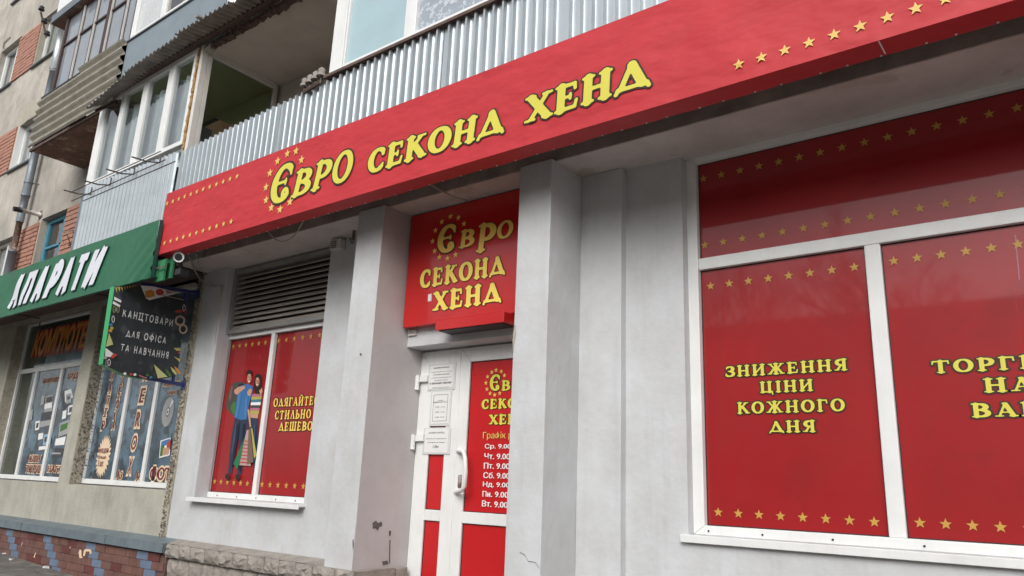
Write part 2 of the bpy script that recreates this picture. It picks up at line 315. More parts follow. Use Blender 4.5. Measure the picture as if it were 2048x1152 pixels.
# ---- lettering: own slab-serif skeleton alphabet turned into outlines
A_, B_ = .135, .06
def arcp(cx, cy, rx, ry, a0, a1, n=18, a=A_, b=B_):
    out = []
    for i in range(n):
        t0 = rad(a0+(a1-a0)*i/n); t1 = rad(a0+(a1-a0)*(i+1)/n); tm = (t0+t1)/2
        out.append((cx+rx*math.cos(t0), cy+ry*math.sin(t0), cx+rx*math.cos(t1), cy+ry*math.sin(t1), b+(a-b)*abs(math.cos(tm))**1.3, 0))
    return out
def S(x0, y0, x1, y1, r, k=1): return [(x0, y0, x1, y1, r, k)]
def SF(x, y, h=.15): return [(x-h, y, x+h, y, .05, 2)]
def V(x, y0=.05, y1=.95, r=A_, sb=1, st=1):
    o = S(x, y0, x, y1, r)
    if sb: o += SF(x, y0, .165)
    if st: o += SF(x, y1, .165)
    return o
G = {
 'Н': (.98, V(.22)+V(.76)+S(.22, .5, .76, .5, .07)), 'И': (1.0, V(.22)+V(.78)+S(.24, .15, .76, .85, .07)),
 'Й': (1.0, V(.22)+V(.78)+S(.24, .15, .76, .85, .07)+arcp(.5, 1.25, .16, .12, 180, 360, 8, .05, .05)),
 'П': (.98, V(.22)+V(.76)+S(.22, .92, .76, .92, .075)), 'Т': (.90, V(.45, st=0)+S(.1, .93, .8, .93, .07)+S(.09, .93, .06, .72, .05, 2)+S(.81, .93, .84, .72, .05, 2)),
 'Г': (.78, V(.22)+S(.22, .93, .64, .93, .07)+S(.66, .93, .69, .68, .055, 2)),
 'Е': (.82, V(.22)+S(.22, .93, .64, .93, .07)+S(.66, .93, .68, .74, .055, 2)+S(.22, .5, .52, .5, .055)+S(.53, .4, .53, .6, .045, 2)+S(.22, .07, .68, .07, .07)+S(.69, .07, .74, .3, .055, 2)),
 'О': (.98, arcp(.49, .5, .35, .46, 0, 360, 32)), 'С': (.86, arcp(.48, .5, .34, .46, 48, 312, 26)+S(.70, .82, .72, .70, .075, 2)+S(.70, .17, .76, .28, .05, 2)),
 'Є': (.88, arcp(.48, .5, .34, .46, 48, 312, 26)+S(.70, .84, .74, .70, .05, 2)+S(.2, .53, .58, .53, .05, 2)+S(.58, .45, .58, .6, .035, 2)+arcp(.62, .22, .09, .09, 0, 360, 10, .05, .05)),
 'В': (.86, V(.22)+arcp(.38, .73, .27, .20, -90, 90, 14)+arcp(.40, .28, .32, .22, -90, 90, 14)+S(.22, .93, .4, .93, B_)+S(.22, .52, .4, .52, B_)+S(.22, .06, .4, .06, B_)),
 'Р': (.82, V(.22)+arcp(.38, .68, .30, .25, -90, 90, 16)+S(.22, .93, .4, .93, B_)+S(.22, .43, .4, .43, B_)),
 'К': (.96, V(.22)+S(.3, .48, .64, .88, .085)+SF(.7, .94, .15)+S(.42, .6, .78, .1, A_)+SF(.82, .06, .14)),
 'Х': (.96, S(.2, .92, .78, .08, A_)+S(.74, .92, .22, .08, .08)+SF(.18, .94, .15)+SF(.76, .94, .14)+SF(.2, .06, .15)+SF(.8, .06, .15)),
 'Д': (1.02, S(.2, .12, .48, .86, .085, 2)+S(.5, .88, .82, .12, .135, 2)+S(.12, .1, .94, .1, .07, 2)+S(.12, .1, .06, -.03, .065, 2)+S(.94, .1, 1.0, -.02, .065, 2)),
 'Л': (.94, S(.5, .92, .2, .08, .07)+S(.5, .9, .76, .08, A_)+SF(.2, .06, .15)+SF(.78, .06, .15)+SF(.42, .95, .1)),
 'А': (.94, S(.46, .92, .2, .08, .065)+S(.48, .9, .76, .08, A_)+SF(.19, .06, .15)+SF(.78, .06, .15)+S(.28, .32, .66, .32, .05)+SF(.44, .95, .07)),
 'Ж': (1.24, V(.62, sb=1, st=1)+S(.54, .5, .24, .88, .075)+S(.5, .55, .22, .1, .10)+S(.70, .5, 1.0, .88, .075)+S(.74, .55, 1.02, .1, .10)+SF(.2, .94, .12)+SF(1.04, .94, .12)+SF(.17, .06, .13)+SF(1.07, .06, .13)),
 'З': (.78, arcp(.36, .73, .26, .20, -90, 130, 14)+arcp(.36, .28, .30, .22, -140, 90, 14)+S(.26, .52, .4, .52, .05)+S(.14, .86, .13, .72, .05, 2)+S(.1, .3, .12, .16, .06, 2)),
 'Я': (.88, V(.66)+arcp(.5, .70, .30, .23, 90, 270, 16)+S(.5, .93, .66, .93, B_)+S(.5, .46, .66, .46, B_)+S(.46, .46, .24, .1, .09)+SF(.19, .06, .13)),
 'Ц': (1.02, V(.22)+V(.74)+S(.22, .08, .92, .08, .075)+S(.93, .08, .95, -.16, .06, 2)), 'І': (.46, V(.23)),
 'Ш': (1.34, V(.22)+V(.67)+V(1.12)+S(.22, .08, 1.12, .08, .075)), 'Ь': (.82, V(.22)+arcp(.40, .30, .30, .24, -90, 90, 14)+S(.22, .54, .4, .54, B_)+S(.22, .06, .4, .06, B_)),
 'У': (.92, S(.2, .9, .5, .36, A_)+S(.78, .9, .44, .2, .07)+S(.44, .2, .3, .08, .07, 2)+SF(.2, .94, .15)+SF(.78, .94, .13)),
 'Ф': (1.04, V(.52, -.1, 1.1)+arcp(.52, .52, .38, .28, 0, 360, 24)), 'Ч': (.88, V(.68)+S(.2, .93, .2, .62, .1)+S(.2, .6, .66, .5, .07)),
 '!': (.4, S(.2, .35, .2, .92, .09, 2)+S(.2, .06, .2, .07, .09, 2)), ' ': (.5, []),
}
def prims(ch, style):
    w, pr = G[ch]; out = []
    for x0, y0, x1, y1, r, k in pr:
        if style == 'slab': out.append((x0, y0, x1, y1, r, False))
        elif style == 'light': out.append((x0, y0, x1, y1, r*.82, False))
        elif style == 'block':
            if k == 2 and ch not in 'Ц': continue
            if k == 0 or k == 2: out.append((x0, y0, x1, y1, .15, k == 2))
            else:
                yy0 = 0. if y0 < .16 else (1. if y0 > .84 else y0); yy1 = 0. if y1 < .16 else (1. if y1 > .84 else y1)
                if abs(y0-y1) < .02: yy0 = yy1 = min(max(y0, .11), .89)
                out.append((x0, yy0, x1, yy1, .17 if abs(x1-x0) < .02 else (.11 if abs(y1-y0) < .02 else .15), True))
        elif style == 'chalk':
            if k == 2 and ch not in 'ЕДЦЄС': continue
            j = lambda: rnd(-.018, .018)
            out.append((x0+j(), y0+j(), x1+j(), y1+j(), .07, False))
    return w, out
_gc = {}
def glyph(ch, style, iso):
    key = (ch, style, iso) if style != 'chalk' else None
    if key in _gc: return _gc[key]
    w, pr = prims(ch, style)
    h = 1/34.; X = np.arange(-.28, w+.30, h); Y = np.arange(-.36, 1.50, h)
    gx, gy = np.meshgrid(X, Y, indexing='ij'); D = np.full(gx.shape, 9.)
    for x0, y0, x1, y1, r, sq in pr:
        dx, dy = x1-x0, y1-y0; l2 = dx*dx+dy*dy+1e-9; L = math.sqrt(l2)
        t = ((gx-x0)*dx+(gy-y0)*dy)/l2
        if sq:
            al = np.abs(t-.5)*L-L/2; ac = np.abs((gx-x0)*dy-(gy-y0)*dx)/L-r
            d = np.minimum(np.maximum(al, ac), 0)+np.hypot(np.maximum(al, 0), np.maximum(ac, 0))
        else:
            tc = np.clip(t, 0, 1); d = np.hypot(gx-x0-tc*dx, gy-y0-tc*dy)-r
        if sq: D = np.minimum(D, d)
        else:                      # soft union gives the swollen joints of this kind of lettering
            kk = .045; hh = np.maximum(kk-np.abs(D-d), 0)/kk; D = np.minimum(D, d)-hh*hh*kk*.25
    D = D-iso; vs = []; fs = []
    ins = D < 0; nx, ny = D.shape
    full = ins[:-1, :-1] & ins[1:, :-1] & ins[:-1, 1:] & ins[1:, 1:]; anyi = ins[:-1, :-1] | ins[1:, :-1] | ins[:-1, 1:] | ins[1:, 1:]
    for j in range(ny-1):
        i = 0
        while i < nx-1:
            if full[i, j]:
                k = i
                while k < nx-1 and full[k, j]: k += 1
                b = len(vs); vs += [(X[i], Y[j]), (X[k], Y[j]), (X[k], Y[j+1]), (X[i], Y[j+1])]; fs.append((b, b+1, b+2, b+3)); i = k
            else:
                if anyi[i, j]:
                    cs = [(i, j), (i+1, j), (i+1, j+1), (i, j+1)]; poly = []
                    for q in range(4):
                        a, c = cs[q], cs[(q+1) % 4]; da, dc = D[a], D[c]
                        if da < 0: poly.append((X[a[0]], Y[a[1]]))
                        if (da < 0) != (dc < 0):
                            tt = da/(da-dc); poly.append((X[a[0]]+(X[c[0]]-X[a[0]])*tt, Y[a[1]]+(Y[c[1]]-Y[a[1]])*tt))
                    if len(poly) >= 3:
                        b = len(vs); vs += poly; fs.append(tuple(range(b, b+len(poly))))
                i += 1
    r = (w, [(float(a), float(b)) for a, b in vs], fs)
    if key: _gc[key] = r
    return r
def ymap(y): return lambda u, v, o=0.: (u, y-o, v)
def word(parent, text, x0, x1, z0, cap, mp, style='slab', k='yellow', ko='outline', iso=0., isoo=.06, shear=0., each=True, gap=.10, name='letter', slope=0., lift=.003):
    ws = [G[c][0] for c in text]; tot = sum(ws)+gap*(len(text)-1); sx = (x1-x0)/tot; cu = 0; objs = []; acc = MB()
    for c, w in zip(text, ws):
        if c != ' ':
            b = MB() if each else acc
            lay = ([(isoo, ko, lift)] if ko else [])+[(iso, k, lift*2)]
            for i_, kk, o in lay:
                _, vs, fs = glyph(c, style, i_); b.mat(kk)
                b.raw([mp(x0+(cu+u+shear*v)*sx, z0+v*cap+slope*(cu+u), o) for u, v in vs], fs)
            if each: objs.append(b.build(name, None, parent))
        cu += w+gap
    if not each: objs.append(acc.build(name, None, parent))
    return objs
def btext(parent, text, x0, x1, z0, z1, mp, k='ink', off=0., shear=0., name='lettering', lift=.003, ko=None, offo=.03, cond=None):
    """printed words fitted into the box x0..x1, z0..z1"""
    b = MB(); ref = None
    bold = off > .004
    for kk, of, li in ([(ko, off+offo, lift)] if ko else [])+[(k, .0015 if bold or off == 0. else off, lift*2)]:
        c = bpy.data.curves.new('tmp', 'FONT'); c.body = text; c.offset = of; c.shear = shear; c.resolution_u = 3; c.align_x = 'CENTER'; c.space_line = .95
        o = bpy.data.objects.new('tmp', c); COL.objects.link(o); dg = bpy.context.evaluated_depsgraph_get(); dg.update()
        me = bpy.data.meshes.new_from_object(o.evaluated_get(dg)); vs = [(v.co.x, v.co.y) for v in me.vertices]; fs = [tuple(p.vertices) for p in me.polygons]
        bpy.data.objects.remove(o); bpy.data.curves.remove(c); bpy.data.meshes.remove(me)
        if ko and kk == ko:
            ax, bx = min(v[0] for v in vs)+offo, max(v[0] for v in vs)-offo; ay, by = min(v[1] for v in vs)+offo, max(v[1] for v in vs)-offo; ref = (ax, bx, ay, by)
        elif ref is None: ref = (min(v[0] for v in vs), max(v[0] for v in vs), min(v[1] for v in vs), max(v[1] for v in vs))
        ax, bx, ay, by = ref
        for n_c, (ox, oy) in enumerate([(0, 0), (-off, 0), (off, 0), (0, off*.5)] if (bold and kk == k) else [(0, 0)]):
            b.mat(kk); b.raw([mp(x0+(u+ox-ax)/(bx-ax)*(x1-x0), z0+(v+oy-ay)/(by-ay)*(z1-z0), li+n_c*lift*.12) for u, v in vs], fs)
    return b.build(name, None, parent)
def starpts(cx, cz, r, rot=0, ri=.42):
    return [(cx+(r if i % 2 == 0 else r*ri)*math.sin(i*math.pi/5+rot), cz+(r if i % 2 == 0 else r*ri)*math.cos(i*math.pi/5+rot)) for i in range(10)]
def star(parent, cx, cz, r, mp, k='star', lift=.004, rot=0):
    b = MB(); pts = starpts(cx, cz, r, rot)
    c = mp(cx, cz, lift); b.v.append(c); b.v += [mp(u, v, lift) for u, v in pts]
    for i in range(10): b.f.append((0, 1+i, 1+(i+1) % 10)); b.mi.append(0)
    return b.build('star', k, parent)
def stars(parent, p0, p1, n, r, mp, k='star'):
    for i in range(n):
        t = i/(n-1); star(parent, p0[0]+(p1[0]-p0[0])*t, p0[1]+(p1[1]-p0[1])*t, r, mp, k)
def corr(x0, x1, z0, z1, y, pitch, dep, ridge=.30, slope=.10, z1b=None):
    """vertical trapezoid profile sheet; top edge may run from z1 to z1b"""
    b = MB(); xs = []; x = x0; z1b = z1 if z1b is None else z1b
    while x < x1:
        for fx, d in ((0, 0), (1-ridge-2*slope, 0), (1-ridge-slope, 1), (1-slope, 1)): xs.append((x+fx*pitch, y-d*dep))
        x += pitch
    xs = [p for p in xs if p[0] <= x1]; xs.append((x1, y))
    tz = lambda q: z1+(z1b-z1)*(q-x0)/(x1-x0)
    for (a, ya), (c, yc) in zip(xs, xs[1:]): b.face([(a, ya, z0), (c, yc, z0), (c, yc, tz(c)), (a, ya, tz(a))])
    return b

# ================================================================== SETTING
gz = lambda x: .41+max(0., -(x+9))*.036 if x > -40 else .41+31*.036
g = MB(); xs = [-260, -120, -60, -40, -30, -24, -20, -17, -15, -13, -12, -11, -10, -9, -7, -4, 0, 10, 60, 200]; ys = [-260, -80, -30, -12, -6, -3, -1.5, -.6, -.2, .3, .8, 20, 200]
for a, c in zip(xs, xs[1:]):
    for d, e in zip(ys, ys[1:]): g.face([(a, d, gz(a)), (c, d, gz(c)), (c, e, gz(c)), (a, e, gz(a))])
g.build('ground', 'ground', None, kind='structure')

# ================================================================== THE APARTMENT BUILDING
YR, YW, YG = .38, .42, .60
bld = thing('apartment_building', 'plastered grey apartment block with brick spandrels above the shops, grey painted shop front with pillars', 'building', (-8, .4, .41))
openings = [(-17.40, -16.30, 9.03, 10.13), (-15.26, -14.16, 9.03, 10.10), (-15.23, -14.15, 6.86, 7.80), (-13.14, -12.14, 4.35, 5.535), (-15.3, -14.2, 4.35, 5.45),
            (-17.40, -16.30, 6.86, 7.80), (-17.40, -16.30, 11.31, 12.4), (-15.26, -14.16, 11.31, 12.4), (-17.4, -16.3, 4.35, 5.53)]
bp = [(-16.30, -15.26, 9.03, 10.10), (-18.4, -17.40, 9.03, 10.10), (-16.30, -15.23, 6.86, 7.80), (-14.2, -13.14, 4.55, 5.50), (-12.14, -11.2, 4.35, 5.52), (-16.3, -15.26, 11.31, 12.2)]
wall(MB(), -34, -9.3, 3.75, 14, YR, .13, openings).build('wall', 'plaster', bld)
for a, b, c, d in bp:          # brick spandrels, laid brick by brick
    m_ = MB(); m_.box(a+.006, b-.006, YR-.006, YR+.05, c, d); m_.build('mortar_bed', 'mortar', bld)
bl, bh = .205, .078; brick_me = None
def brick_mesh(l):
    b = MB(); b.box(0, l, -.020, 0, 0, bh-.016)
    me = bpy.data.meshes.new('brick'); me.from_pydata([tuple(c*SC for c in v) for v in b.v], [], b.f); me.materials.append(M['brick']); return me
full_b, half_b = brick_mesh(bl-.006), brick_mesh(bl/2-.006)
nb = 0
for a, b, c, d in bp[:1]+bp[2:5]+bp[5:]:
    r = 0; z = c+.006
    while z+bh < d+.01 and nb < 296:
        x = a+.006
        if r % 2:
            o = bpy.data.objects.new('brick', half_b); COL.objects.link(o); o.parent = bld; o.location = Vector(W((x, YR-.006, z)))-wloc(bld); x += bl/2; nb += 1
        while x+bl < b+.01 and nb < 296:
            o = bpy.data.objects.new('brick', full_b); COL.objects.link(o); o.parent = bld
            o.location = Vector(W((x, YR-.006+rnd(-.004, .004), z)))-wloc(bld); x += bl; nb += 1
        if x+bl/2 < b+.01:
            o = bpy.data.objects.new('brick', half_b); COL.objects.link(o); o.parent = bld; o.location = Vector(W((x, YR-.006, z)))-wloc(bld); nb += 1
        z += bh; r += 1

def flat_window(x0, x1, z0, z1, y=YR+.10, km='pvc', w=.05, split=.5, sill=True, curtain=None, room='darkroom', transom=None):
    mx = [(x0+(x1-x0)*split-.03, x0+(x1-x0)*split+.03, z0+w, z1-w)] if split else []
    mz = [(x0+w, x1-w, z0+(z1-z0)*transom-.02, z0+(z1-z0)*transom+.02)] if transom else []
    f = frame_mb(x0, x1, z0, z1, y, y+.05, w, mx, mz).build('window', km, bld, bevel=.004)
    MB().face([(x0+w, y+.03, z0+w), (x1-w, y+.03, z0+w), (x1-w, y+.03, z1-w), (x0+w, y+.03, z1-w)]).build('pane', 'glass', f)
    if curtain: MB().face([(x0+w, y+.09, z0+w), (x0+(x1-x0)*curtain, y+.09, z0+w), (x0+(x1-x0)*curtain, y+.09, z1), (x0+w, y+.09, z1)]).build('curtain', 'curtain', f)
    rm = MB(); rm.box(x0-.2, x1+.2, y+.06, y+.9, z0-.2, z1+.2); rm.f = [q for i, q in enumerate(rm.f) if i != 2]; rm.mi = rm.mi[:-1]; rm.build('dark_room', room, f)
    if sill: MB().box(x0-.04, x1+.04, YR-.05, YR+.1, z0-.035, z0-.005).build('sill', 'darkgrey' if km == 'pvc' else 'darkconc', f)
for i, (a, b, c, d) in enumerate(openings):
    if i == 3: flat_window(a, b, c-.1, d, km='bluewood', w=.07, split=.62, curtain=None, sill=False, transom=.62, room='darkroom')
    else: flat_window(a, b, c, d, km='oldpvc' if i == 4 else 'pvc', curtain=(.9, .4, .3, 0, .8)[i % 5] or None, split=(.55, .6, .5, 0, .5)[i % 5])
# pale reveals / reveal trims of two windows
MB().box(-15.232, -15.205, YR-.004, YR+.1, 6.86, 7.79).build('window_reveal', 'pvc', bld)
MB().box(-15.262, -15.235, YR-.004, YR+.1, 9.03, 10.09).build('window_reveal', 'patch_plaster', bld)
# irregular plaster repair above the lower window
pp = MB(); pts = [(25, 262), (36, 235), (52, 208), (64, 200), (72, 204), (86, 216), (80, 224), (60, 236), (44, 250)]
pp.face([tuple(P(x, y, YR-.004)) for x, y in pts]); pp.build('plaster_repair', 'patch_plaster', bld)
pp = MB(); pts = [(5, 96), (7, 85), (20, 73), (22, 76), (10, 87), (8, 99)]
pp.face([tuple(P(x, y, YR-.004)) for x, y in pts]).build('crack', 'chip', bld)

# loggia back wall and upper slabs
MB().box(-9.3, 6, .66, .8, 3.95, 14).build('loggia_wall', 'beige_ceiling', bld)
MB().box(-9.31, -9.25, YR+.001, .8, 3.95, 14).build('loggia_cheek', 'plaster', bld)
s_ = MB(); s_.box(-7.35, 6, -.34, .66, 6.22, 6.34); s_.build('balcony_slab', 'beige_ceiling', bld, label='beige underside of the balcony above the open loggia')
MB().box(-9.72, 6, -.33, .66, 4.10, 4.2).build('balcony_slab', 'darkconc', bld)
MB().box(-9.3, -7.35, -.34, .66, 6.24, 6.34).build('balcony_slab', 'darkconc', bld)
MB().box(-9.25, 6, -.34, .66, 8.3, 8.45).build('balcony_slab', 'darkconc', bld)

# ---- painted shop front (grey) with pillars
YPF = 0.
holeL = (-7.485, -5.70, 1.395, 3.9)
w_ = wall(MB(), -7.93, -4.80, .93, 3.9, YW, .14, [holeL]); w_.build('painted_wall', 'paint', bld)
MB().box(-7.60, -7.487, YW-.015, YW+.05, 1.36, 3.878).build('wall_trim', 'paint', bld, bevel=.004)
MB().box(-4.822, -4.507, YPF, .66, .965, 3.879).build('pillar', 'pinkpaint', bld, bevel=.004)
fr_ = MB().box(-4.824, -4.506, YPF-.003, YPF+.004, .972, 3.876).build('pillar_face', 'paint', bld)
MB().box(-3.08, -2.801, YPF, .66, .45, 3.879).build('pillar', 'paint', bld, bevel=.004)
MB().box(-2.80, -2.464, .395, .5, .42, 3.878).build('pilaster', 'paint', bld, bevel=.004)
w_ = wall(MB(), -2.463, 5, .40, 3.88, .46, .12, [(-2.030, 3.6, 1.38, 3.885)]); w_.build('painted_wall', 'paint', bld)
# door bay: lintel block and its soffit
MB().box(-4.506, -3.081, .385, .66, 2.722, 3.878).build('lintel', 'paint', bld, bevel=.004)
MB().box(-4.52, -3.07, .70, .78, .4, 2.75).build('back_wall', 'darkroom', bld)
MB().box(-4.507, -3.08, .10, .72, .36, .60).build('doorstep', 'stone', bld)
# canopy: painted soffit and dark fascia
c_ = MB().box(-7.93, 6, .06, .66, 3.88, 3.93).build('soffit', 'ceil', bld)
MB().box(-7.40, 6, .045, .06, 3.878, 4.10).build('fascia', 'darkconc', bld)
MB().box(-7.93, -7.402, .045, .06, 3.878, 4.10).build('fascia', 'paint', bld, label='lighter left end of the dark fascia')  # left stretch of the fascia in the paler wall colour
# narrow cable duct across the door bay soffit
# paint losses
def chip(pts, y=None, x=None, k='chip'):
    q = MB(); q.face([tuple(P(a, b, y) if y is not None else PX(a, b, x)) for a, b in pts]); q.build('paint_chip', k, bld)
xs_ = -4.504
chip([(745, 1046), (752, 1041), (756, 1046), (764, 1043), (764, 1052), (758, 1054), (756, 1062), (751, 1056), (746, 1058)], x=xs_)
chip([(778, 1062), (782, 1061), (782, 1070), (778, 1073)], x=xs_); chip([(779, 1080), (781, 1080), (780, 1128), (778, 1126)], x=xs_)
chip([(764, 1123), (775, 1121), (777, 1128), (766, 1131)], x=xs_)
chip([(1028, 652), (1031, 650), (1032, 668), (1028, 690), (1026, 705), (1025, 680)], y=-.003, k='patch_plaster')
chip([(719, 707), (723, 706), (723, 711), (720, 711)], y=-.006); chip([(705, 1080), (707, 1078), (707.5, 1090), (706, 1100), (705, 1092)], y=-.006)
def crack(pts, wd, **kw):
    for (a, b), (c, d) in zip(pts, pts[1:]): chip([(a, b), (c, d), (c, d+wd), (a, b+wd)], **kw)
crack([(1040, 1104), (1050, 1110), (1056, 1122), (1070, 1124), (1079, 1136)], 1.2, y=-.003)
crack([(1168, 329), (1186, 325), (1205, 320), (1222, 317), (1240, 316)], 2.0, y=.392)

# ---- green shop's front: pebble-dash piers, plaster panels, recessed windows
winA = (-13.34, -10.79, 1.44, 3.84); winB = (-10.47, -8.05, 1.44, 3.84)
w_ = wall(MB(), -22, -7.93, .78, 3.86, YW, .18, [winA, winB]); w_.build('shop_wall', 'shop_plaster', bld)
MB().box(-8.05, -7.932, YW-.02, YW+.1, .95, 3.86).build('pier', 'agg', bld, label='pebble-dash pier between the two shops')
MB().box(-10.472, -10.46, YW+.004, YW+.178, 1.46, 3.84).build('pier_side', 'agg', bld)
MB().box(-13.345, -13.33, YW+.004, YW+.178, 1.46, 3.84).build('pier_side', 'agg', bld)
pb = MB()
for i in range(900):
    side = i % 3
    if side < 2: c = (rnd(-8.04, -7.94), YW-.02, rnd(.96, 3.84)); ax = (rnd(.004, .011), 0, 0); ay = (0, .006, 0)
    else: c = (-10.46, rnd(YW+.01, YW+.17), rnd(1.48, 3.4)); ax = (.005, 0, 0); ay = (0, rnd(.004, .011), 0)
    pb.obox(c, ax, ay, (0, 0, rnd(.004, .010)))
pb.build('pebbles', 'pebble', bld, kind='stuff')
MB().box(-22, -7.94, -.45, YW+.2, 3.84, 3.9).build('soffit', 'brownbeam', bld, label='dark board soffit behind the green awning')
# pipe frame brackets under soffit
for x in (-12.4, -9.9):
    MB().tube([(x, -.42, 3.80), (x, .40, 3.80), (x, .40, 3.66)], .012, 6).build('awning_bracket', 'brownbeam', bld)
MB().box(-9.2, -7.96, .30, .34, 3.70, 3.74).build('lamp_rail', 'louvre', bld)

# ================================================================== TILED DADO + FLASHING
dado = thing('tiled_dado', 'red-brown tiled low wall with stepped blue tiles under the green shop', 'tiled wall', (-10, .3, .41))
MB().box(-16, -7.66, .31, YW+.02, .2, .90).build('backing', 'grout', dado)
tw, th = .235, .083; blue = {0: -8.247, 1: -9.374, 2: -10.555, 3: -11.723}
def tile_mesh(k):
    b = MB(); b.box(0, tw-.0035, -.012, 0, 0, th-.004)
    me = bpy.data.meshes.new('tile'); me.from_pydata([tuple(c*SC for c in v) for v in b.v], [], b.f); me.materials.append(M[k]); return me
tm = {k: tile_mesh(k) for k in ('tile', 'tileblue', 'tile_dark')}
for r in range(5):
    z = .815-(r+1)*th+.003; shift = r*tw*.42
    i0 = -8.247+shift
    for i in range(-18, 4):
        x = i0+i*tw
        if x+tw > -7.66 or z < gz(x)-.08: continue
        k = 'tileblue' if i % 5 == 0 else ('tile_dark' if random.random() < .12 else 'tile')
        o = bpy.data.objects.new('tile', tm[k]); COL.objects.link(o); o.parent = dado
        o.location = Vector(W((x+rnd(-.002, .002), .31-rnd(0, .004), z)))-wloc(dado)
        if k == 'tileblue': o['label'] = 'blue tile in a stepped column'
q = MB()
for pts in ([(157, 1105), (160, 1098), (163, 1102), (163, 1112), (166, 1116), (159, 1116)], [(166, 1112), (168, 1100), (172, 1098), (182, 1099), (183, 1107), (180, 1108), (179, 1103), (172, 1103), (169, 1112)], [(67, 1114), (71, 1105), (72, 1105), (69, 1116)], [(139, 1094), (141, 1093), (140, 1098)], [(42, 1091), (44, 1084), (45, 1085), (43, 1092)]):
    q.face([tuple(P(a, b, .290)) for a, b in pts])
q.build('chipped_glaze', 'cream', dado)
fl = thing('zinc_flashing', 'grey-blue zinc flashing capping the red-brown tiled wall', 'flashing', (-10, .28, .85))
b = MB()
b.face([(-16, YW, .965), (-7.66, YW, .965), (-7.66, .25, .925), (-16, .25, .925)])
b.face([(-16, .25, .925), (-7.66, .25, .925), (-7.66, .245, .835), (-16, .245, .835)])
b.face([(-16, .245, .835), (-7.66, .245, .835), (-7.66, .30, .828), (-16, .30, .828)])
b.face([(-7.66, YW, .965), (-7.66, YW, .83), (-7.66, .245, .835), (-7.66, .25, .925)])
b.build('metal_cap', 'flash', fl)
for x in (-8.9, -11.2, -13.3): MB().box(x, x+.012, .238, .25, .832, .927).build('seam', 'flash', fl)

# ================================================================== STONE PLINTH
pl = thing('stone_plinth', 'rough grey stone plinth along the foot of the grey shop wall', 'plinth', (-6.2, .3, .41))
def stone(x0, x1, y0, z0, z1, dep=.13, name='stone', amp=.018, yb=None):
    nx_, nz_ = 5, 4; b = MB(); y1 = yb if yb is not None else y0+dep; vs = []
    for i in range(nx_+1):
        for j in range(nz_+1):
            e = i in (0, nx_) or j in (0, nz_)
            vs.append((x0+(x1-x0)*i/nx_+(0 if e else rnd(-.2, .2)*(x1-x0)/nx_), y0+(.020 if e else rnd(-amp, amp*.6)), z0+(z1-z0)*j/nz_+(rnd(-.004, .004) if e else rnd(-.01, .01))))
    n0 = len(vs); fs = []
    for i in range(nx_):
        for j in range(nz_):
            a = i*(nz_+1)+j; c = a+nz_+1
            fs += [(a, c, c+1), (a, c+1, a+1)] if random.random() < .5 else [(a, c, a+1), (c, c+1, a+1)]
    vs += [(x0, y1, z0), (x1, y1, z0), (x1, y1, z1), (x0, y1, z1)]
    e = lambda i, j: i*(nz_+1)+j
    fs.append(tuple([e(i, 0) for i in range(nx_, -1, -1)]+[n0, n0+1])); fs.append(tuple([e(i, nz_) for i in range(nx_+1)]+[n0+2, n0+3]))
    fs.append(tuple([e(0, j) for j in range(nz_+1)]+[n0+3, n0])); fs.append(tuple([e(nx_, j) for j in range(nz_, -1, -1)]+[n0+1, n0+2]))
    b.raw(vs, fs); return b.build(name, 'stone', pl)
x = -7.655; i = 0
while x < -5.0:
    w1 = rnd(.20, .27); stone(x, min(x+w1, -4.83)-.006, .265, .80, .925, yb=YW); x += w1
x = -7.655
while x < -5.0:
    w1 = rnd(.17, .24); stone(x, x+w1-.004, .315, .60, .797, amp=.012, yb=YW); stone(x+.03, x+w1+.025, .315, .38, .596, amp=.012, yb=YW); x += w1
MB().box(-7.66, -4.83, .345, YW+.05, .3, .90).build('mortar', 'stonejoint', pl)
b = MB(); n_ = 40
for i in range(n_):
    a = -7.66+(2.83)*i/n_; c = -7.66+2.83*(i+1)/n_
    b.face([(a, .283, .928), (c, .283, .928), (c, YW+.01, .968), (a, YW+.01, .968)])
b.build('ledge', 'stone', pl)
stone(-4.87, -4.67, -.05, .885, .972, yb=.0); stone(-4.664, -4.47, -.05, .885, .972, yb=.0)
stone(-4.86, -4.47, -.03, .42, .880, yb=.0)
# blocks along the pillar's inner side
def sidestone(y0, y1, z0, z1):
    b = MB(); b.box(-4.505, -4.45, y0, y1, z0, z1, jit=.006); b.build('stone', 'stone', pl)
sidestone(-.045, .17, .885, .972); sidestone(.176, .40, .885, .972); sidestone(.406, .52, .885, .972); sidestone(-.03, .52, .42, .880)
MB().box(-4.80, -4.52, -.002, .4, .42, .965).build('mortar', 'stonejoint', pl)

# ================================================================== RIGHT SHOP WINDOW
YP = .58; mp = ymap(YP)
rw = thing('shop_window', 'large shop window right of the grey pilasters, fully covered with red vinyl and a row of stars', 'window', (0, .52, 1.38))
x1r = 3.4
f_ = MB()
f_.box(-2.03, -1.957, .53, .62, 1.38, 3.885); f_.box(-1.957, x1r, .53, .62, 3.842, 3.885)   # outer frame
f_.box(-1.957, x1r, .53, .62, 1.38, 1.436)
f_.box(-1.957, x1r, .545, .62, 3.070, 3.150)                                               # transom
f_.box(-.929, -.843, .548, .62, 1.436, 3.070); f_.box(.62, .70, .548, .62, 1.436, 3.070); f_.box(2.1, 2.18, .548, .62, 1.436, 3.07)
f_.build('window_frame', 'pvc', rw, bevel=.005)
b = MB(); b.box(-2.07, x1r, .44, .53, 1.352, 1.379); b.box(-2.07, x1r, .425, .438, 1.335, 1.379); sil = b.build('sill', 'pvc', rw, bevel=.003)
for x in (-1.93, -1.60, -1.21, -.76): MB().tube([(x, .524, 1.405), (x, .531, 1.405)], .006, 6).build('drain_hole', 'black', sil)
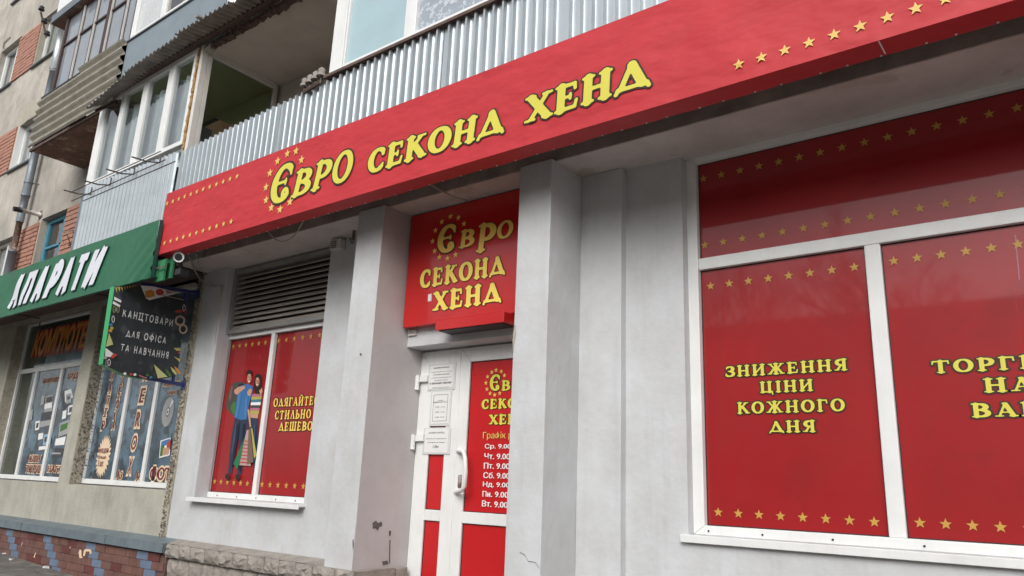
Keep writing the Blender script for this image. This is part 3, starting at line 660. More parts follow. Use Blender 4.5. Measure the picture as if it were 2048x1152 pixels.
def vinyl(x0, x1, z0, z1, label=None, parent=rw, y=YP, k='vinyl'):
    return MB().box(x0, x1, y, y+.012, z0, z1).build('pane', k, parent, label=label)
pa = vinyl(-1.957, x1r, 3.150, 3.842, 'upper red pane with two rows of stars')
n1 = 27; stars(pa, (-1.921, 3.733), (-1.921+26*.1300, 3.737), n1, .030, mp)
stars(pa, (-1.923, 3.250), (-1.923+26*.1300, 3.256), n1, .030, mp)
pbn = vinyl(-1.957, -.929, 1.436, 3.070, 'red pane printed with the words about falling prices')
stars(pbn, (-1.891, 2.958), (-.996, 2.955), 8, .030, mp); stars(pbn, (-1.885, 1.517), (-1.001, 1.510), 8, .030, mp)
word(pbn, 'ЗНИЖЕННЯ', -1.812, -1.076, 2.345, .068, mp, 'light', 'yellow', each=True, gap=.13, isoo=.11)
word(pbn, 'ЦІНИ', -1.594, -1.274, 2.235, .068, mp, 'light', 'yellow', gap=.13, isoo=.11)
word(pbn, 'КОЖНОГО', -1.742, -1.105, 2.112, .070, mp, 'light', 'yellow', gap=.13, isoo=.11)
word(pbn, 'ДНЯ', -1.548, -1.275, 1.995, .068, mp, 'light', 'yellow', gap=.13, isoo=.11)
pc = vinyl(-.843, .62, 1.436, 3.070, 'red pane printed with the words about selling by weight')
stars(pc, (-.782, 2.960), (-.782+11*.1195, 2.960), 12, .030, mp); stars(pc, (-.779, 1.518), (-.779+11*.1195, 1.518), 12, .030, mp)
word(pc, 'ТОРГІВЛЯ', -.650, .10, 2.300, .068, mp, 'light', 'yellow', gap=.13, isoo=.11)
word(pc, 'НА', -.420, -.20, 2.187, .072, mp, 'light', 'yellow', gap=.13, isoo=.11)
word(pc, 'ВАГУ', -.488, -.08, 2.060, .072, mp, 'light', 'yellow', gap=.13, isoo=.11)
vinyl(.70, 2.1, 1.436, 3.070); vinyl(2.18, x1r, 1.436, 3.070)
def gasket(parent, x0, x1, z0, z1, y):
    e = .006; b = MB(); b.box(x0, x0+e, y-.004, y, z0, z1); b.box(x1-e, x1, y-.004, y, z0, z1); b.box(x0+e, x1-e, y-.004, y, z0, z0+e); b.box(x0+e, x1-e, y-.004, y, z1-e, z1); return b.build('gasket', 'black', parent)
for q in ((-1.957, x1r, 3.150, 3.842), (-1.957, -.929, 1.436, 3.070), (-.843, .62, 1.436, 3.07)): gasket(rw, *q, YP)
def mitre(parent, x, z, dx_, dz_, y):      # welded corner line of a plastic frame
    b = MB(); b.face([(x, y, z), (x+dx_, y, z+dz_), (x+dx_+.004, y, z+dz_), (x+.004, y, z)]); b.build('corner_weld', 'greyp', parent)
mitre(rw, -2.027, 1.383, .068, .052, .528); mitre(rw, -2.027, 3.882, .068, -.039, .528)
MB().box(-2.034, -2.0305, .50, .53, 1.38, 3.88).build('sealant', 'darkconc', rw)
for x, z0_, z1_ in ((-1.80, 1.45, 3.05), (-.23, 1.45, 3.05)): MB().face([(x, YP-.0008, z0_), (x+.002, YP-.0008, z0_), (x+.002, YP-.0008, z1_), (x, YP-.0008, z1_)]).build('film_seam', 'signred', rw)
q = [P(2029, 470, YP-.001), P(2032, 470, YP-.001), P(2040, 560, YP-.001), P(2038, 560, YP-.001)]; MB().face([tuple(p) for p in q]).build('scratch', 'pink', rw)


# ================================================================== LEFT SHOP WINDOW
YL = .60
lw = thing('shop_window', 'two-pane red shop window with a printed couple carrying shopping bags, under the louvre', 'window', (-6.6, .56, 1.39))
frame_mb(-7.55, -5.62, 1.395, 3.125, .555, .64, .045, [(-6.715, -6.655, 1.45, 3.08)], [], .055).build('window_frame', 'pvc', lw, bevel=.005)
b = MB(); b.box(-7.52, -5.665, .35, .553, 1.372, 1.392); b.box(-7.52, -5.665, .335, .349, 1.352, 1.392); sl_ = b.build('sill', 'pvc', lw, bevel=.003)
for x in (-7.3, -6.95, -6.62, -6.3, -6.0): MB().tube([(x, .549, 1.418), (x, .556, 1.418)], .006, 6).build('drain_hole', 'black', sl_)
mpl = ymap(YL)
p1 = MB().box(-7.505, -6.715, YL, YL+.012, 1.45, 3.08).build('pane', 'vinyl', lw, label='red pane with the printed couple')
p2 = MB().box(-6.655, -5.665, YL, YL+.012, 1.45, 3.08).build('pane', 'vinyl', lw, label='red pane with the printed words')
stars(p1, (-7.45, 3.005), (-6.74, 3.00), 7, .034, mpl); stars(p1, (-7.45, 1.555), (-6.74, 1.55), 7, .034, mpl)
stars(p2, (-6.63, 3.00), (-5.70, 3.00), 8, .034, mpl); stars(p2, (-6.61, 1.55), (-5.70, 1.55), 8, .034, mpl)
word(p2, 'ОДЯГАЙТЕСЬ', P(548, 805, YL)[0], P(548, 805, YL)[0]+.79, P(548, 814, YL)[2], .085, mpl, 'light', 'gold', gap=.12, isoo=.09)
word(p2, 'СТИЛЬНО ТА', P(550, 838, YL)[0], P(550, 838, YL)[0]+.79, P(550, 839, YL)[2], .085, mpl, 'light', 'gold', gap=.12, isoo=.09)
word(p2, 'ДЕШЕВО!', P(558, 858, YL)[0], P(632, 852, YL)[0], P(560, 862, YL)[2], .085, mpl, 'light', 'gold', gap=.12, isoo=.09)
gasket(lw, -7.505, -6.715, 1.45, 3.08, YL); gasket(lw, -6.655, -5.665, 1.45, 3.08, YL)
# printed couple
pr = MB()
def Q(zx, zy, o): p = P(380+zx*.3906, 600+zy*.3906, YL); return (p[0], YL-o, p[2])
lay = [.002]
def shp(k, pts): pr.mat(k); pr.face([Q(a, b, lay[0]) for a, b in pts]); lay[0] += .00035
def ell(k, cx, cy, rx, ry): shp(k, [(cx+rx*math.cos(t), cy+ry*math.sin(t)) for t in [2*math.pi*i/14 for i in range(14)]])
shp('olivecoat', [(185, 548), (190, 500), (205, 455), (216, 428), (245, 418), (280, 420), (286, 440), (262, 452), (248, 500), (240, 560), (236, 598), (222, 592), (194, 566)])
shp('dgrey', [(196, 545), (206, 480), (222, 440), (230, 470), (218, 520), (212, 570)]); shp('leaf', [(208, 560), (216, 530), (236, 520), (234, 585), (222, 586)]); shp('bagbrown', [(200, 500), (214, 440), (222, 440), (208, 520)])
shp('dgrey', [(245, 425), (275, 420), (282, 445), (262, 470), (248, 460)]); shp('hair', [(250, 432), (272, 428), (276, 440), (254, 446)])
shp('jeans', [(232, 603), (262, 612), (256, 690), (232, 780), (216, 890), (196, 888), (205, 780), (215, 690)])
shp('jeans', [(258, 608), (294, 612), (292, 690), (280, 780), (266, 895), (242, 892), (250, 800), (252, 700)])
shp('jeans', [(296, 600), (350, 604), (350, 700), (348, 905), (330, 905), (322, 760), (300, 690)])
shp('skin', [(308, 580), (352, 584), (350, 606), (304, 602)])
cols = ['pink', 'bagyellow', 'teal', 'white', 'dgrey', 'pink', 'bagyellow']
for i in range(7):
    t0, t1 = i/7, (i+1)/7; L = lambda t: (318-8*t, 482+100*t); R = lambda t: (372-16*t, 478+106*t)
    shp(cols[i], [L(t0), R(t0), R(t1), L(t1)])
shp('hair', [(334, 392), (346, 378), (362, 380), (370, 400), (368, 440), (358, 484), (336, 478), (330, 440)])
ell('skin', 349, 420, 10, 24)
shp('blueshirt', [(262, 440), (300, 430), (326, 442), (322, 480), (304, 540), (296, 612), (262, 614), (230, 602), (240, 540), (246, 480)])
shp('skin', [(230, 462), (250, 446), (284, 440), (286, 452), (262, 470), (246, 486), (232, 480)]); shp('skin', [(296, 470), (312, 452), (322, 462), (312, 492), (298, 490)])
shp('skin', [(358, 466), (372, 450), (376, 470), (366, 488)]); shp('skin', [(298, 560), (308, 562), (318, 650), (310, 652)])
shp('hair', [(292, 390), (294, 366), (308, 356), (322, 366), (322, 392), (316, 380), (298, 380)])
ell('skin', 308, 402, 11, 25); shp('hair', [(296, 384), (300, 366), (312, 360), (321, 370), (320, 386), (314, 378), (302, 380)])
shp('medblue', [(248, 500), (262, 470), (268, 480), (254, 560), (246, 600), (236, 598)]); shp('medblue', [(288, 500), (300, 480), (298, 560), (290, 605), (284, 604)]); shp('jeansd', [(250, 640), (258, 620), (248, 720), (226, 850), (216, 860)]); shp('jeansd', [(276, 640), (284, 630), (276, 740), (262, 880), (256, 880)]); shp('jeansl', [(238, 640), (244, 630), (236, 720), (220, 800), (218, 780)]); shp('jeansl', [(334, 640), (340, 640), (340, 800), (336, 860)])
shp('skind', [(312, 395), (318, 400), (316, 420), (308, 428)]); shp('skind', [(352, 415), (358, 420), (354, 440), (348, 442)])
ell('white', 309, 418, 5, 3); ell('white', 350, 434, 4, 3); ell('dgrey', 303, 396, 2, 2); ell('dgrey', 313, 395, 2, 2); ell('dgrey', 346, 414, 2, 2); ell('dgrey', 354, 413, 2, 2)
shp('baggreen', [(302, 668), (296, 720), (250, 868), (229, 838)]); shp('bagwhite', [(298, 665), (312, 668), (318, 850), (260, 846)])
for i in range(7):
    t = .3+i*.1; shp('redp', [(298-38*t, 665+181*t), (312+6*t, 668+182*t), (312+6*t+1, 674+182*t), (297-38*t, 671+181*t)])
shp('bagbrown', [(308, 660), (318, 662), (334, 830), (300, 842)]); shp('bagyellow', [(320, 655), (328, 660), (350, 796), (336, 812)])
for a, b in ((200, 905), (252, 908), (338, 912)): ell('hair', a, b, 11, 16)
pr.build('printed_couple', None, p1)

# louvre above the window
lv = thing('louvre_grille', 'dusty grey metal louvre grille above the red window with the printed couple', 'ventilation grille', (-6.6, .5, 3.12))
lx0, lx1, lz0, lz1 = -7.482, -5.65, 3.128, 3.858
frame_mb(lx0, lx1, lz0, lz1, .50, .62, .045).build('grille_frame', 'louvreframe', lv, bevel=.003)
MB().box(lx0, lx1, .64, .66, lz0, lz1).build('backing', 'black', lv)
ns = 11
for i in range(ns):
    z = lz0+.05+(lz1-lz0-.1)*(i+.5)/ns
    MB().obox(((lx0+lx1)/2, .555, z), ((lx1-lx0)/2-.045, 0, 0), (0, .024, .0225), (0, .0024, -.0024)).build('slat', 'louvre', lv)

# ================================================================== SHOP DOOR
YD = .60
dr = thing('shop_door', 'white plastic double shop door with red panels, narrow left leaf covered in notices', 'door', (-3.9, .6, .62))
def D2(zx, zy, y=YD): return P(780+zx*.4274, 660+zy*.4274, y)
zt = 2.705; zb = .62
frame_mb(-4.53, -3.0, zb-.02, zt+.03, YD+.005, YD+.08, .035).build('door_frame', 'pvc', dr, bevel=.003)
xa0, xa1 = -4.505, -4.055; xb0, xb1 = -4.045, -3.02
zr0, zr1 = 1.455, 1.555            # rail between upper and lower panels
px0, px1 = D2(188, 600)[0], D2(262, 600)[0]; qx0 = D2(372, 500)[0]
z_pt = D2(200, 285)[2]; z_mt = D2(388, 152)[2]
za, zbb = D2(160, 838)[2], D2(150, 888)[2]; zc, zd = D2(355, 850)[2], D2(347, 903)[2]
leaf = MB(); y0, y1 = YD-.03, YD+.03
leaf.box(xa0, px0, y0, y1, zb, zt); leaf.box(px1, xa1, y0, y1, zb, zt); leaf.box(px0, px1, y0, y1, z_pt+.10, zt); leaf.box(px0, px1, y0, y1, zbb, za); leaf.box(px0, px1, y0, y1, zb, zb+.1)
lf = leaf.build('door_leaf', 'pvc', dr, label='narrow left leaf with notices', bevel=.004)
MB().box(px0, px1, YD-.012, YD+.01, za, z_pt+.10).build('panel', 'vinyl_door', lf); MB().box(px0, px1, YD-.012, YD+.01, zb+.1, zbb).build('panel', 'vinyl_door', lf)
leaf = MB()
leaf.box(xb0, qx0, y0-.01, y1, zb, zt); leaf.box(qx0, xb1, y0-.01, y1, z_mt, zt); leaf.box(qx0, xb1, y0-.01, y1, zd, zc); leaf.box(qx0, xb1, y0-.01, y1, zb, zb+.1); leaf.box(xb1-.08, xb1, y0-.011, y1, zb, zt)
lf2 = leaf.build('door_leaf', 'pvc', dr, label='main right leaf with opening hours', bevel=.004)
yp = YD-.02
up_ = MB().box(qx0, xb1-.08, yp, YD+.01, zc, z_mt).build('panel', 'vinyl_door', lf2, label='red panel with shop name and opening hours'); MB().box(qx0, xb1-.08, yp, YD+.01, zb+.1, zd).build('panel', 'vinyl_door', lf2)
md = ymap(yp)
gasket(lf2, qx0, xb1-.08, zc, z_mt, yp); gasket(lf2, qx0, xb1-.08, zb+.1, zd, yp); gasket(lf, px0, px1, zbb-zbb+zb+.1, zbb, YD-.012); gasket(lf, px0, px1, za, z_pt+.10, YD-.012)
mitre(lf2, xb0+.01, zt-.01, .095, -.10, YD-.0415); mitre(lf, xa0+.006, zt-.01, .09, -.09, YD-.0315)
# lettering on the door (parented to the leaf: third level)
def dx(zx, zy): p = D2(zx, zy, yp); return p[0], p[2]
for a, b in ((498, 188), (522, 194), (478, 198), (458, 219), (450, 248), (455, 277), (470, 297), (491, 304), (515, 296), (537, 213)):
    u, v = dx(a, b); star(lf2, u, v, .020, md, 'bstar')
u0, v0 = dx(466, 285); word(lf2, 'Є', u0, dx(520, 280)[0], v0, dx(466, 212)[1]-v0, md, 'light', 'yellow', isoo=.06)
u0, v0 = dx(522, 284); word(lf2, 'ВРО', u0, u0+.30, v0, .078, md, 'light', 'yellow', isoo=.06)
u0, v0 = dx(430, 370); word(lf2, 'СЕКОНД', u0, u0+.54, v0, .073, md, 'slab', 'yellow', isoo=.06)
u0, v0 = dx(464, 442); word(lf2, 'ХЕНД', u0, u0+.38, v0, .073, md, 'slab', 'yellow', isoo=.06)
u0, v0 = dx(437, 509); btext(lf2, 'Графік роботи', u0, u0+.49, v0-.012, v0+.052, md, 'bstar', off=.006)
for i, dname in enumerate(('Ср.', 'Чт.', 'Пт.', 'Сб.', 'Нд.', 'Пн.', 'Вт.')):
    a = 446-i*2.2; b = 558+i*44.2; u0, v0 = dx(a, b); h = .040
    if dname == 'Пн.':
        btext(lf2, 'П', u0, u0+.038, v0, v0+h, md, 'white', off=.025); word(lf2, 'Н', u0+.044, u0+.078, v0, h*.76, md, 'block', 'white', None, each=False, name='lettering'); btext(lf2, '. 9.00-18.00', u0+.084, u0+.44, v0-.001, v0+h, md, 'white', off=.025)
    else:
        btext(lf2, dname+' 9.00-18.00', u0, u0+.44, v0-.004, v0+h, md, 'white', off=.025)
# handle, lock, hinges
hp = [D2(318, 566, YD-.045), D2(330, 564, YD-.10), D2(346, 572, YD-.12), D2(352, 600, YD-.13), D2(354, 665, YD-.13), D2(349, 730, YD-.13), D2(338, 748, YD-.12), D2(318, 756, YD-.10), D2(306, 756, YD-.045)]
MB().tube(hp, .017, 10).build('handle', 'pvc', lf2, smooth=True)
c = D2(327, 708, YD-.043); MB().box(c[0]-.017, c[0]+.017, YD-.052, YD-.038, c[2]-.05, c[2]+.05).build('lock_plate', 'rust', lf2, bevel=.006)
for a, b in ((155, 228), (135, 505)):
    c = D2(a, b, YD-.05); h = MB(); h.box(c[0]-.055, c[0]+.055, YD-.06, YD-.032, c[2]-.028, c[2]+.032); h.tube([(c[0]-.045, YD-.07, c[2]-.095), (c[0]-.045, YD-.07, c[2]+.03)], .02, 8); h.build('hinge', 'pvc', lf, bevel=.004)
# notices: taped to the door
def notice(zr, label, lines, cover='film', inner=None):
    (a, b, c, d) = zr; p = D2(a, b, YD-.033); q_ = D2(c, d, YD-.033); t = thing('notice', label, 'paper notice', ((p[0]+q_[0])/2, YD-.033, q_[2]), 'notices taped to the narrow door leaf')
    MB().box(p[0], q_[0], YD-.036, YD-.033, q_[2], p[2]).build('sleeve', cover, t)
    mgx = (q_[0]-p[0])*.07; mgz = (p[2]-q_[2])*.06
    MB().box(p[0]+mgx, q_[0]-mgx, YD-.039, YD-.036, q_[2]+mgz, p[2]-mgz).build('sheet', 'paper', t)
    m2 = ymap(YD-.039)
    if inner:
        b_ = MB(); X0, X1, Z0, Z1 = p[0]+mgx*2.2, q_[0]-mgx*2.2, q_[2]+mgz*2.2, p[2]-mgz*2.2; e = .0022
        for r in ((X0, X1, Z0, Z0+e), (X0, X1, Z1-e, Z1), (X0, X0+e, Z0+e, Z1-e), (X1-e, X1, Z0+e, Z1-e)): b_.box(r[0], r[1], YD-.0405, YD-.039, r[2], r[3])
        b_.build('printed_border', 'ink', t)
    H = p[2]-q_[2]; Wd = q_[0]-p[0]
    for tx, fx, fy, hh, bold in lines:
        wv = Wd*fx; cx = (p[0]+q_[0])/2; zz = p[2]-H*fy
        btext(t, tx, cx-wv/2, cx+wv/2, zz-H*hh/2, zz+H*hh/2, m2, 'ink', off=.012 if bold else 0., lift=.001)
notice((184, 163, 303, 277), 'topmost paper notice in a clear sleeve on the white door leaf', [('ШАНОВНІ ПОКУПЦІ !', .58, .16, .06, 1), ('З метою безпеки всіх покупців', .78, .31, .05, 0), ('та персоналу магазину', .62, .42, .05, 0), ('у торговий зал дозволяється', .74, .53, .05, 0), ('заходити тільки', .48, .63, .05, 0), ('в захисних масках', .80, .74, .065, 1), ('Дякуємо за ваше розуміння', .62, .9, .035, 0)])
notice((195, 283, 281, 448), 'framed white paper notice with three time ranges, between the two sleeved notices', [('ГРАФІК', .26, .30, .03, 0), ('БЕЗКОНТАКТНОГО', .66, .345, .03, 1), ('13.00 - 13.15', .44, .48, .03, 1), ('15.00 - 15.15', .44, .62, .03, 1), ('17.00 - 17.15', .44, .76, .03, 1)], cover='film', inner=1)
notice((160, 458, 279, 582), 'lowest paper notice with the large 1,5м, taped crookedly over the red panel', [('ШАНОВНІ ПОКУПЦІ!', .58, .2, .055, 1), ('Просимо усіх дотримуватись', .76, .42, .05, 0), ('дистанцію не менше', .62, .56, .05, 0), ('1,5м', .2, .72, .11, 1)])

# ================================================================== SIGN OVER THE DOOR
YS = .30
sg = thing('shop_sign', 'square glossy red box sign with yellow lettering over the shop door', 'sign', (-3.8, .3, 2.87))
MB().box(-4.49, -3.085, YS, .384, 2.872, 3.868).build('sign_box', 'signred', sg, bevel=.006)
msn = ymap(YS)
def G1(zx, zy, y=YS): p = P(680+zx*.3471, 360+zy*.3471, y); return p[0], p[2]
for a, b in ((638, 211), (684, 218), (716, 253), (589, 241), (552, 291), (535, 354), (547, 410), (575, 445), (621, 452), (668, 431)):
    u, v = G1(a, b); star(sg, u, v, .029, msn, 'gold')
ub, vb = G1(620, 415); ut, vt = G1(625, 262)
word(sg, 'Є', G1(560, 340)[0], G1(676, 330)[0], vb, vt-vb, msn, 'light', 'gold', isoo=.045, shear=.05)
for ch, x0_, x1_, bx, by, tx_, ty in (('В', 684, 775, 690, 395, 745, 285), ('Р', 782, 892, 785, 420, 800, 262), ('О', 900, 996, 905, 345, 965, 235)):
    u0, _ = G1(x0_, by); u1, _ = G1(x1_, by); v0 = G1(bx, by)[1]; v1 = G1(tx_, ty)[1]
    word(sg, ch, u0, u1, v0, v1-v0, msn, 'light', 'gold', isoo=.03, shear=.08)
w1 = G1(465, 570); w2 = G1(1005, 480)
word(sg, 'СЕКОНД', w1[0], w1[0]+.90, G1(500, 618)[1], G1(500, 520)[1]-G1(500, 618)[1], msn, 'slab', 'signyellow', isoo=.04)
w1 = G1(537, 720); word(sg, 'ХЕНД', w1[0], G1(928, 700)[0], G1(545, 755)[1], G1(545, 650)[1]-G1(545, 755)[1], msn, 'slab', 'signyellow', isoo=.04)
b = MB(); u, v = G1(518, 678); b.box(u-.016, u+.02, YS-.004, YS-.0005, v-.03, v+.03, jit=.003); b.build('torn_sticker', 'paper', sg)
bx_ = thing('lamp_box', 'small red projecting box below the square door sign', 'sign box', (-3.7, .2, 2.79))
MB().box(-4.02, -3.33, .20, .384, 2.785, 2.868).build('box_body', 'signred', bx_, bevel=.004)
MB().box(-3.99, -3.36, .215, .37, 2.779, 2.785).build('underside', 'black', bx_)
nb_ = thing('house_plate', 'tiny white plate under the left corner of the door sign', 'plate', (-4.47, .37, 2.80))
MB().box(-4.49, -4.40, .365, .384, 2.815, 2.86).build('plate', 'whitepipe', nb_); btext(nb_, 'АТАС', -4.483, -4.407, 2.83, 2.85, ymap(.365), 'ink', lift=.001)

# ================================================================== RED BANNER
YB = -.45; mb_ = ymap(YB)
bn = thing('shop_banner', 'long red fabric banner with yellow lettering and stars above the shop front', 'banner', (-3, -.4, 3.77))
# face with a few pulled folds
def fold(x, z):
    d = 0.
    for cx, cz, r, a in ((-2.70, 3.80, .10, .012), (-1.2, 3.80, .10, .008), (-4.9, 3.79, .12, .008), (-.2, 3.9, .12, .008)):
        q = ((x-cx)**2+(z-cz)**2)/(r*r)
        if q < 6: d += a*math.exp(-q)*math.sin(9*math.atan2(z-cz, x-cx))
    return d+(.005*math.sin(x*3.1+z*2)+.0025*math.sin(x*7.7-z*5))*math.sin(min(1, max(0, (z-3.77)/.68))*math.pi)
b = MB(); nx_, nz_ = 240, 10; X0, X1, Z0, Z1 = -7.386, 4.2, 3.768, 4.443; vs = []
for i in range(nx_+1):
    for j in range(nz_+1):
        x = X0+(X1-X0)*i/nx_; z = Z0+(Z1-Z0)*j/nz_; vs.append((x, YB-fold(x, z)*(0 if j in (0, nz_) else 1), z))
b.raw(vs, [(i*(nz_+1)+j, (i+1)*(nz_+1)+j, (i+1)*(nz_+1)+j+1, i*(nz_+1)+j+1) for i in range(nx_) for j in range(nz_)])
face_ = b.build('banner_face', 'banner', bn, smooth=True)
mbl = lambda u, v, o=0.: (u, YB-fold(u, v)-.0045-o*.5, v)
b = MB(); n_ = 90; vs = []; xx = [X0+(X1-X0)*i/n_ for i in range(n_+1)]
bk = [-.29+rnd(-.006, .006) for _ in xx]
for i in range(n_):
    b.face([(xx[i], YB+.001, Z0+.001), (xx[i+1], YB+.001, Z0+.001), (xx[i+1], bk[i+1], Z0+.004), (xx[i], bk[i], Z0+.004)])
b.face([(X0+.001, YB+.001, Z0), (X0+.001, -.30, Z0), (X0+.001, -.37, Z1), (X0+.001, YB+.001, Z1)])
b.build('banner_hem', 'banner', bn)
q = [P(1755, 82, YB-.002), P(1758, 82, YB-.002)]; MB().face([(q[0][0], YB, Z0-.002), (q[0][0]+.008, YB, Z0-.002), (q[0][0]+.010, -.31, Z0-.002), (q[0][0]+.004, -.31, Z0-.002)]).build('torn_seam', 'white', bn)
MB().box(X0-.014, X0-.002, YB+.01, -.38, Z0+.25, Z1-.02).build('batten', 'patch_plaster', bn)
sc_ = MB()
for i in range(70): x = X0+.2+i*.165+rnd(-.03, .03); sc_.box(x-.005, x+.005, -.308, -.300, Z0-.003, Z0+.002)
sc_.build('staples', 'white', bn, kind='stuff')
stars(bn, (-7.346, 4.325), (-6.078, 4.334), 12, .031, mbl, 'bstar'); stars(bn, (-7.371, 3.876), (-6.067, 3.880), 12, .031, mbl, 'bstar')
stars(bn, (-1.268, 3.870), (-1.268+12*.1228, 3.877), 13, .034, mbl, 'bstar'); stars(bn, (-1.268, 4.33), (-1.268+12*.1228, 4.33), 13, .034, mbl, 'bstar')
for a, c in ((-5.327, 4.376), (-5.201, 4.339+.03), (-5.108, 4.262), (-5.462, 4.339), (-5.558, 4.248), (-5.589, 4.117), (-5.555, 3.987), (-5.458, 3.895), (-5.327, 3.852), (-5.199, 3.896)): star(bn, a, c, .045, mbl, 'bstar')
word(bn, 'Є', -5.525, -5.205, 3.925, .345, mbl, 'light', 'yellow', isoo=.055, shear=.10)
word(bn, 'В', -5.205, -4.95, 3.930, .235, mbl, 'light', 'yellow', isoo=.055, shear=.16)
word(bn, 'Р', -4.94, -4.70, 3.930, .25, mbl, 'light', 'yellow', isoo=.055, shear=.16)
word(bn, 'О', -4.68, -4.42, 3.925, .265, mbl, 'light', 'yellow', isoo=.055, shear=.12)
word(bn, 'СЕКОНД', -4.235, -2.890, 3.922, .188, mbl, 'slab', 'yellow', isoo=.055, gap=.06, shear=.06)
word(bn, 'ХЕНД', -2.715, -1.80, 3.922, .188, mbl, 'slab', 'yellow', isoo=.055, gap=.06, shear=.04)

# ================================================================== GREEN BANNER
YGB = -.50
gb = thing('shop_banner', 'green fabric banner with slanted white block letters, left of the red banner', 'banner', (-9.5, -.5, 3.5))
b = MB(); X0, X1, Z0, Z1 = -16., -7.335, 3.505, 4.130; nx_, nz_ = 180, 12; vs = []
def gfold(x, z):
    t = (z-Z0)/(Z1-Z0); d = .008*math.sin((x+z*1.2)*9)*math.exp(-((x+11.0)/.8)**2)
    d += .020*math.sin((x*1.0-z*1.5)*26)*math.exp(-((x-X1)/.45)**2)*(1-t)
    return d+.004*math.sin(x*4+z*3)
for i in range(nx_+1):
    for j in range(nz_+1):
        x = X0+(X1-X0)*i/nx_; z = Z0+(Z1-Z0)*j/nz_; vs.append((x, YGB-gfold(x, z), z))
b.raw(vs, [(i*(nz_+1)+j, (i+1)*(nz_+1)+j, (i+1)*(nz_+1)+j+1, i*(nz_+1)+j+1) for i in range(nx_) for j in range(nz_)])
b.build('banner_face', 'green', gb, smooth=True)
b = MB(); b.face([(X0, YGB, Z0+.001), (X1, YGB, Z0+.001), (X1, YGB+.05, Z0+.01), (X0, YGB+.05, Z0+.01)]); b.face([(X1+.001, YGB, Z0), (X1+.001, -.46, Z0+.02), (X1+.001, -.46, Z1), (X1+.001, YGB, Z1)])
b.build('banner_hem', 'shade', gb)
mg_ = lambda u, v, o=0.: (u, YGB-.012-gfold(u, v)-o, v)
def gl(c, u0, u1): word(gb, c, u0, u1, 3.600, .415, mg_, 'block', 'lilac', 'shade', iso=0, isoo=.025, shear=.55)
xcur = -11.02
for c_ch, wv in zip('АПАРАТИ', (.30, .31, .30, .29, .30, .28, .33)):
    gl(c_ch, xcur, xcur+wv); xcur += wv+.06
for (ax0, az0), (ax1, az1), yy in (((328, 518), (343, 551), -.36), ((316, 522), (327, 556), -.42), ((308, 524), (314, 550), -.44)):
    p, q = P(ax0, az0, yy), P(ax1, az1, yy); MB().box(p[0], q[0]-.01, yy, yy+.02, q[2]-.02, p[2]).build('batten', 'greenwood', gb)
p, q = P(309, 538, -.45), P(331, 536, -.45); MB().box(p[0], q[0], -.452, -.445, p[2]-.006, p[2]+.006).build('batten', 'rust', gb)

# ================================================================== BALCONY PARAPETS AND GLAZING
YF = -.36
pm = thing('metal_parapet', 'galvanised trapezoidal sheet parapet running above the red banner', 'parapet', (-3, YF, 4.1))
seams = [-7.42, -6.62, -5.66, -4.6, -3.6, -2.5, -1.4, -.2, 1.2, 2.6, 4.0]
for i, (a, b_) in enumerate(zip(seams, seams[1:])):
    zz = lambda x: 4.955+.09*min(1, (x+7.42)/3.5)
    corr(a, b_, 3.98, zz(a), YF-(i % 2)*.004, .088, .028, .20, .10, zz(b_)).build('metal_sheet', 'galv', pm)
for x in [-7.42+i*.85 for i in range(13)]: MB().tube([(x, -.30, 4.2), (x, -.30, 4.93)], .015, 6).build('post', 'rackwire', pm)
# glazed corner balcony
gbc = thing('glazed_balcony', 'white-framed four-pane glazed balcony with net curtains above a metal parapet', 'balcony', (-8.5, YF, 4.2))
corr(-9.66, -7.425, 3.98, 5.05, YF-.02, .095, .026, .24, .11, 4.96).build('metal_sheet', 'galv', gbc)
MB().box(-9.715, -9.66, YF-.03, YF+.1, 3.98, 5.06).build('corner_trim', 'galvdull', gbc, bevel=.004)
corrs = MB()
for i in range(9): corrs.box(-9.712, -9.70, YF+.1+i*.08, YF+.14+i*.08, 3.98, 5.06)
corrs.box(-9.70, -9.69, YF+.1, .40, 3.98, 5.06); corrs.build('side_sheet', 'galvdull', gbc)
gx = [-9.545, -9.145, -9.055, -8.60, -8.475, -8.005, -7.87, -7.47]
b = MB(); zb_, zt_ = 5.055, 6.235
b.box(-9.72, gx[0], YF-.01, YF+.06, zb_, zt_); b.box(gx[1], gx[2], YF-.008, YF+.06, zb_+.05, zt_-.07); b.box(gx[3], gx[4], YF-.008, YF+.06, zb_+.05, zt_-.07); b.box(gx[5], gx[6], YF-.008, YF+.06, zb_+.05, zt_-.07)
b.box(gx[7], -7.405, YF-.01, YF+.06, zb_, zt_); b.box(gx[0], gx[7], YF-.01, YF+.06, zt_-.07, zt_); b.box(gx[0], gx[7], YF-.01, YF+.06, zb_, zb_+.055)
fr1 = b.build('window_frame', 'pvc', gbc, bevel=.006)
for a, c in zip(gx[::2], gx[1::2]):
    MB().face([(a, YF+.02, zb_+.05), (c, YF+.02, zb_+.05), (c, YF+.02, zt_-.07), (a, YF+.02, zt_-.07)]).build('pane', 'glass', fr1)
b = MB(); n_ = 60
for i in range(n_):
    a = -9.6+(2.15)*i/n_; c = -9.6+2.15*(i+1)/n_; f1 = lambda q: YF+.12+.02*math.sin(q*31)+.012*math.sin(q*77)
    b.face([(a, f1(a), 4.9), (c, f1(c), 4.9), (c, f1(c), 6.05), (a, f1(a), 6.05)])
b.build('curtain', 'curtain', gbc, smooth=True)
b = MB()     # room behind: green back wall, ceiling, left end
b.face([(-9.7, .64, 4.2), (-7.33, .64, 4.2), (-7.33, .64, 6.24), (-9.7, .64, 6.24)]); b.face([(-9.7, YF+.06, 6.21), (-7.33, YF+.06, 6.21), (-7.33, .64, 6.21), (-9.7, .64, 6.21)])
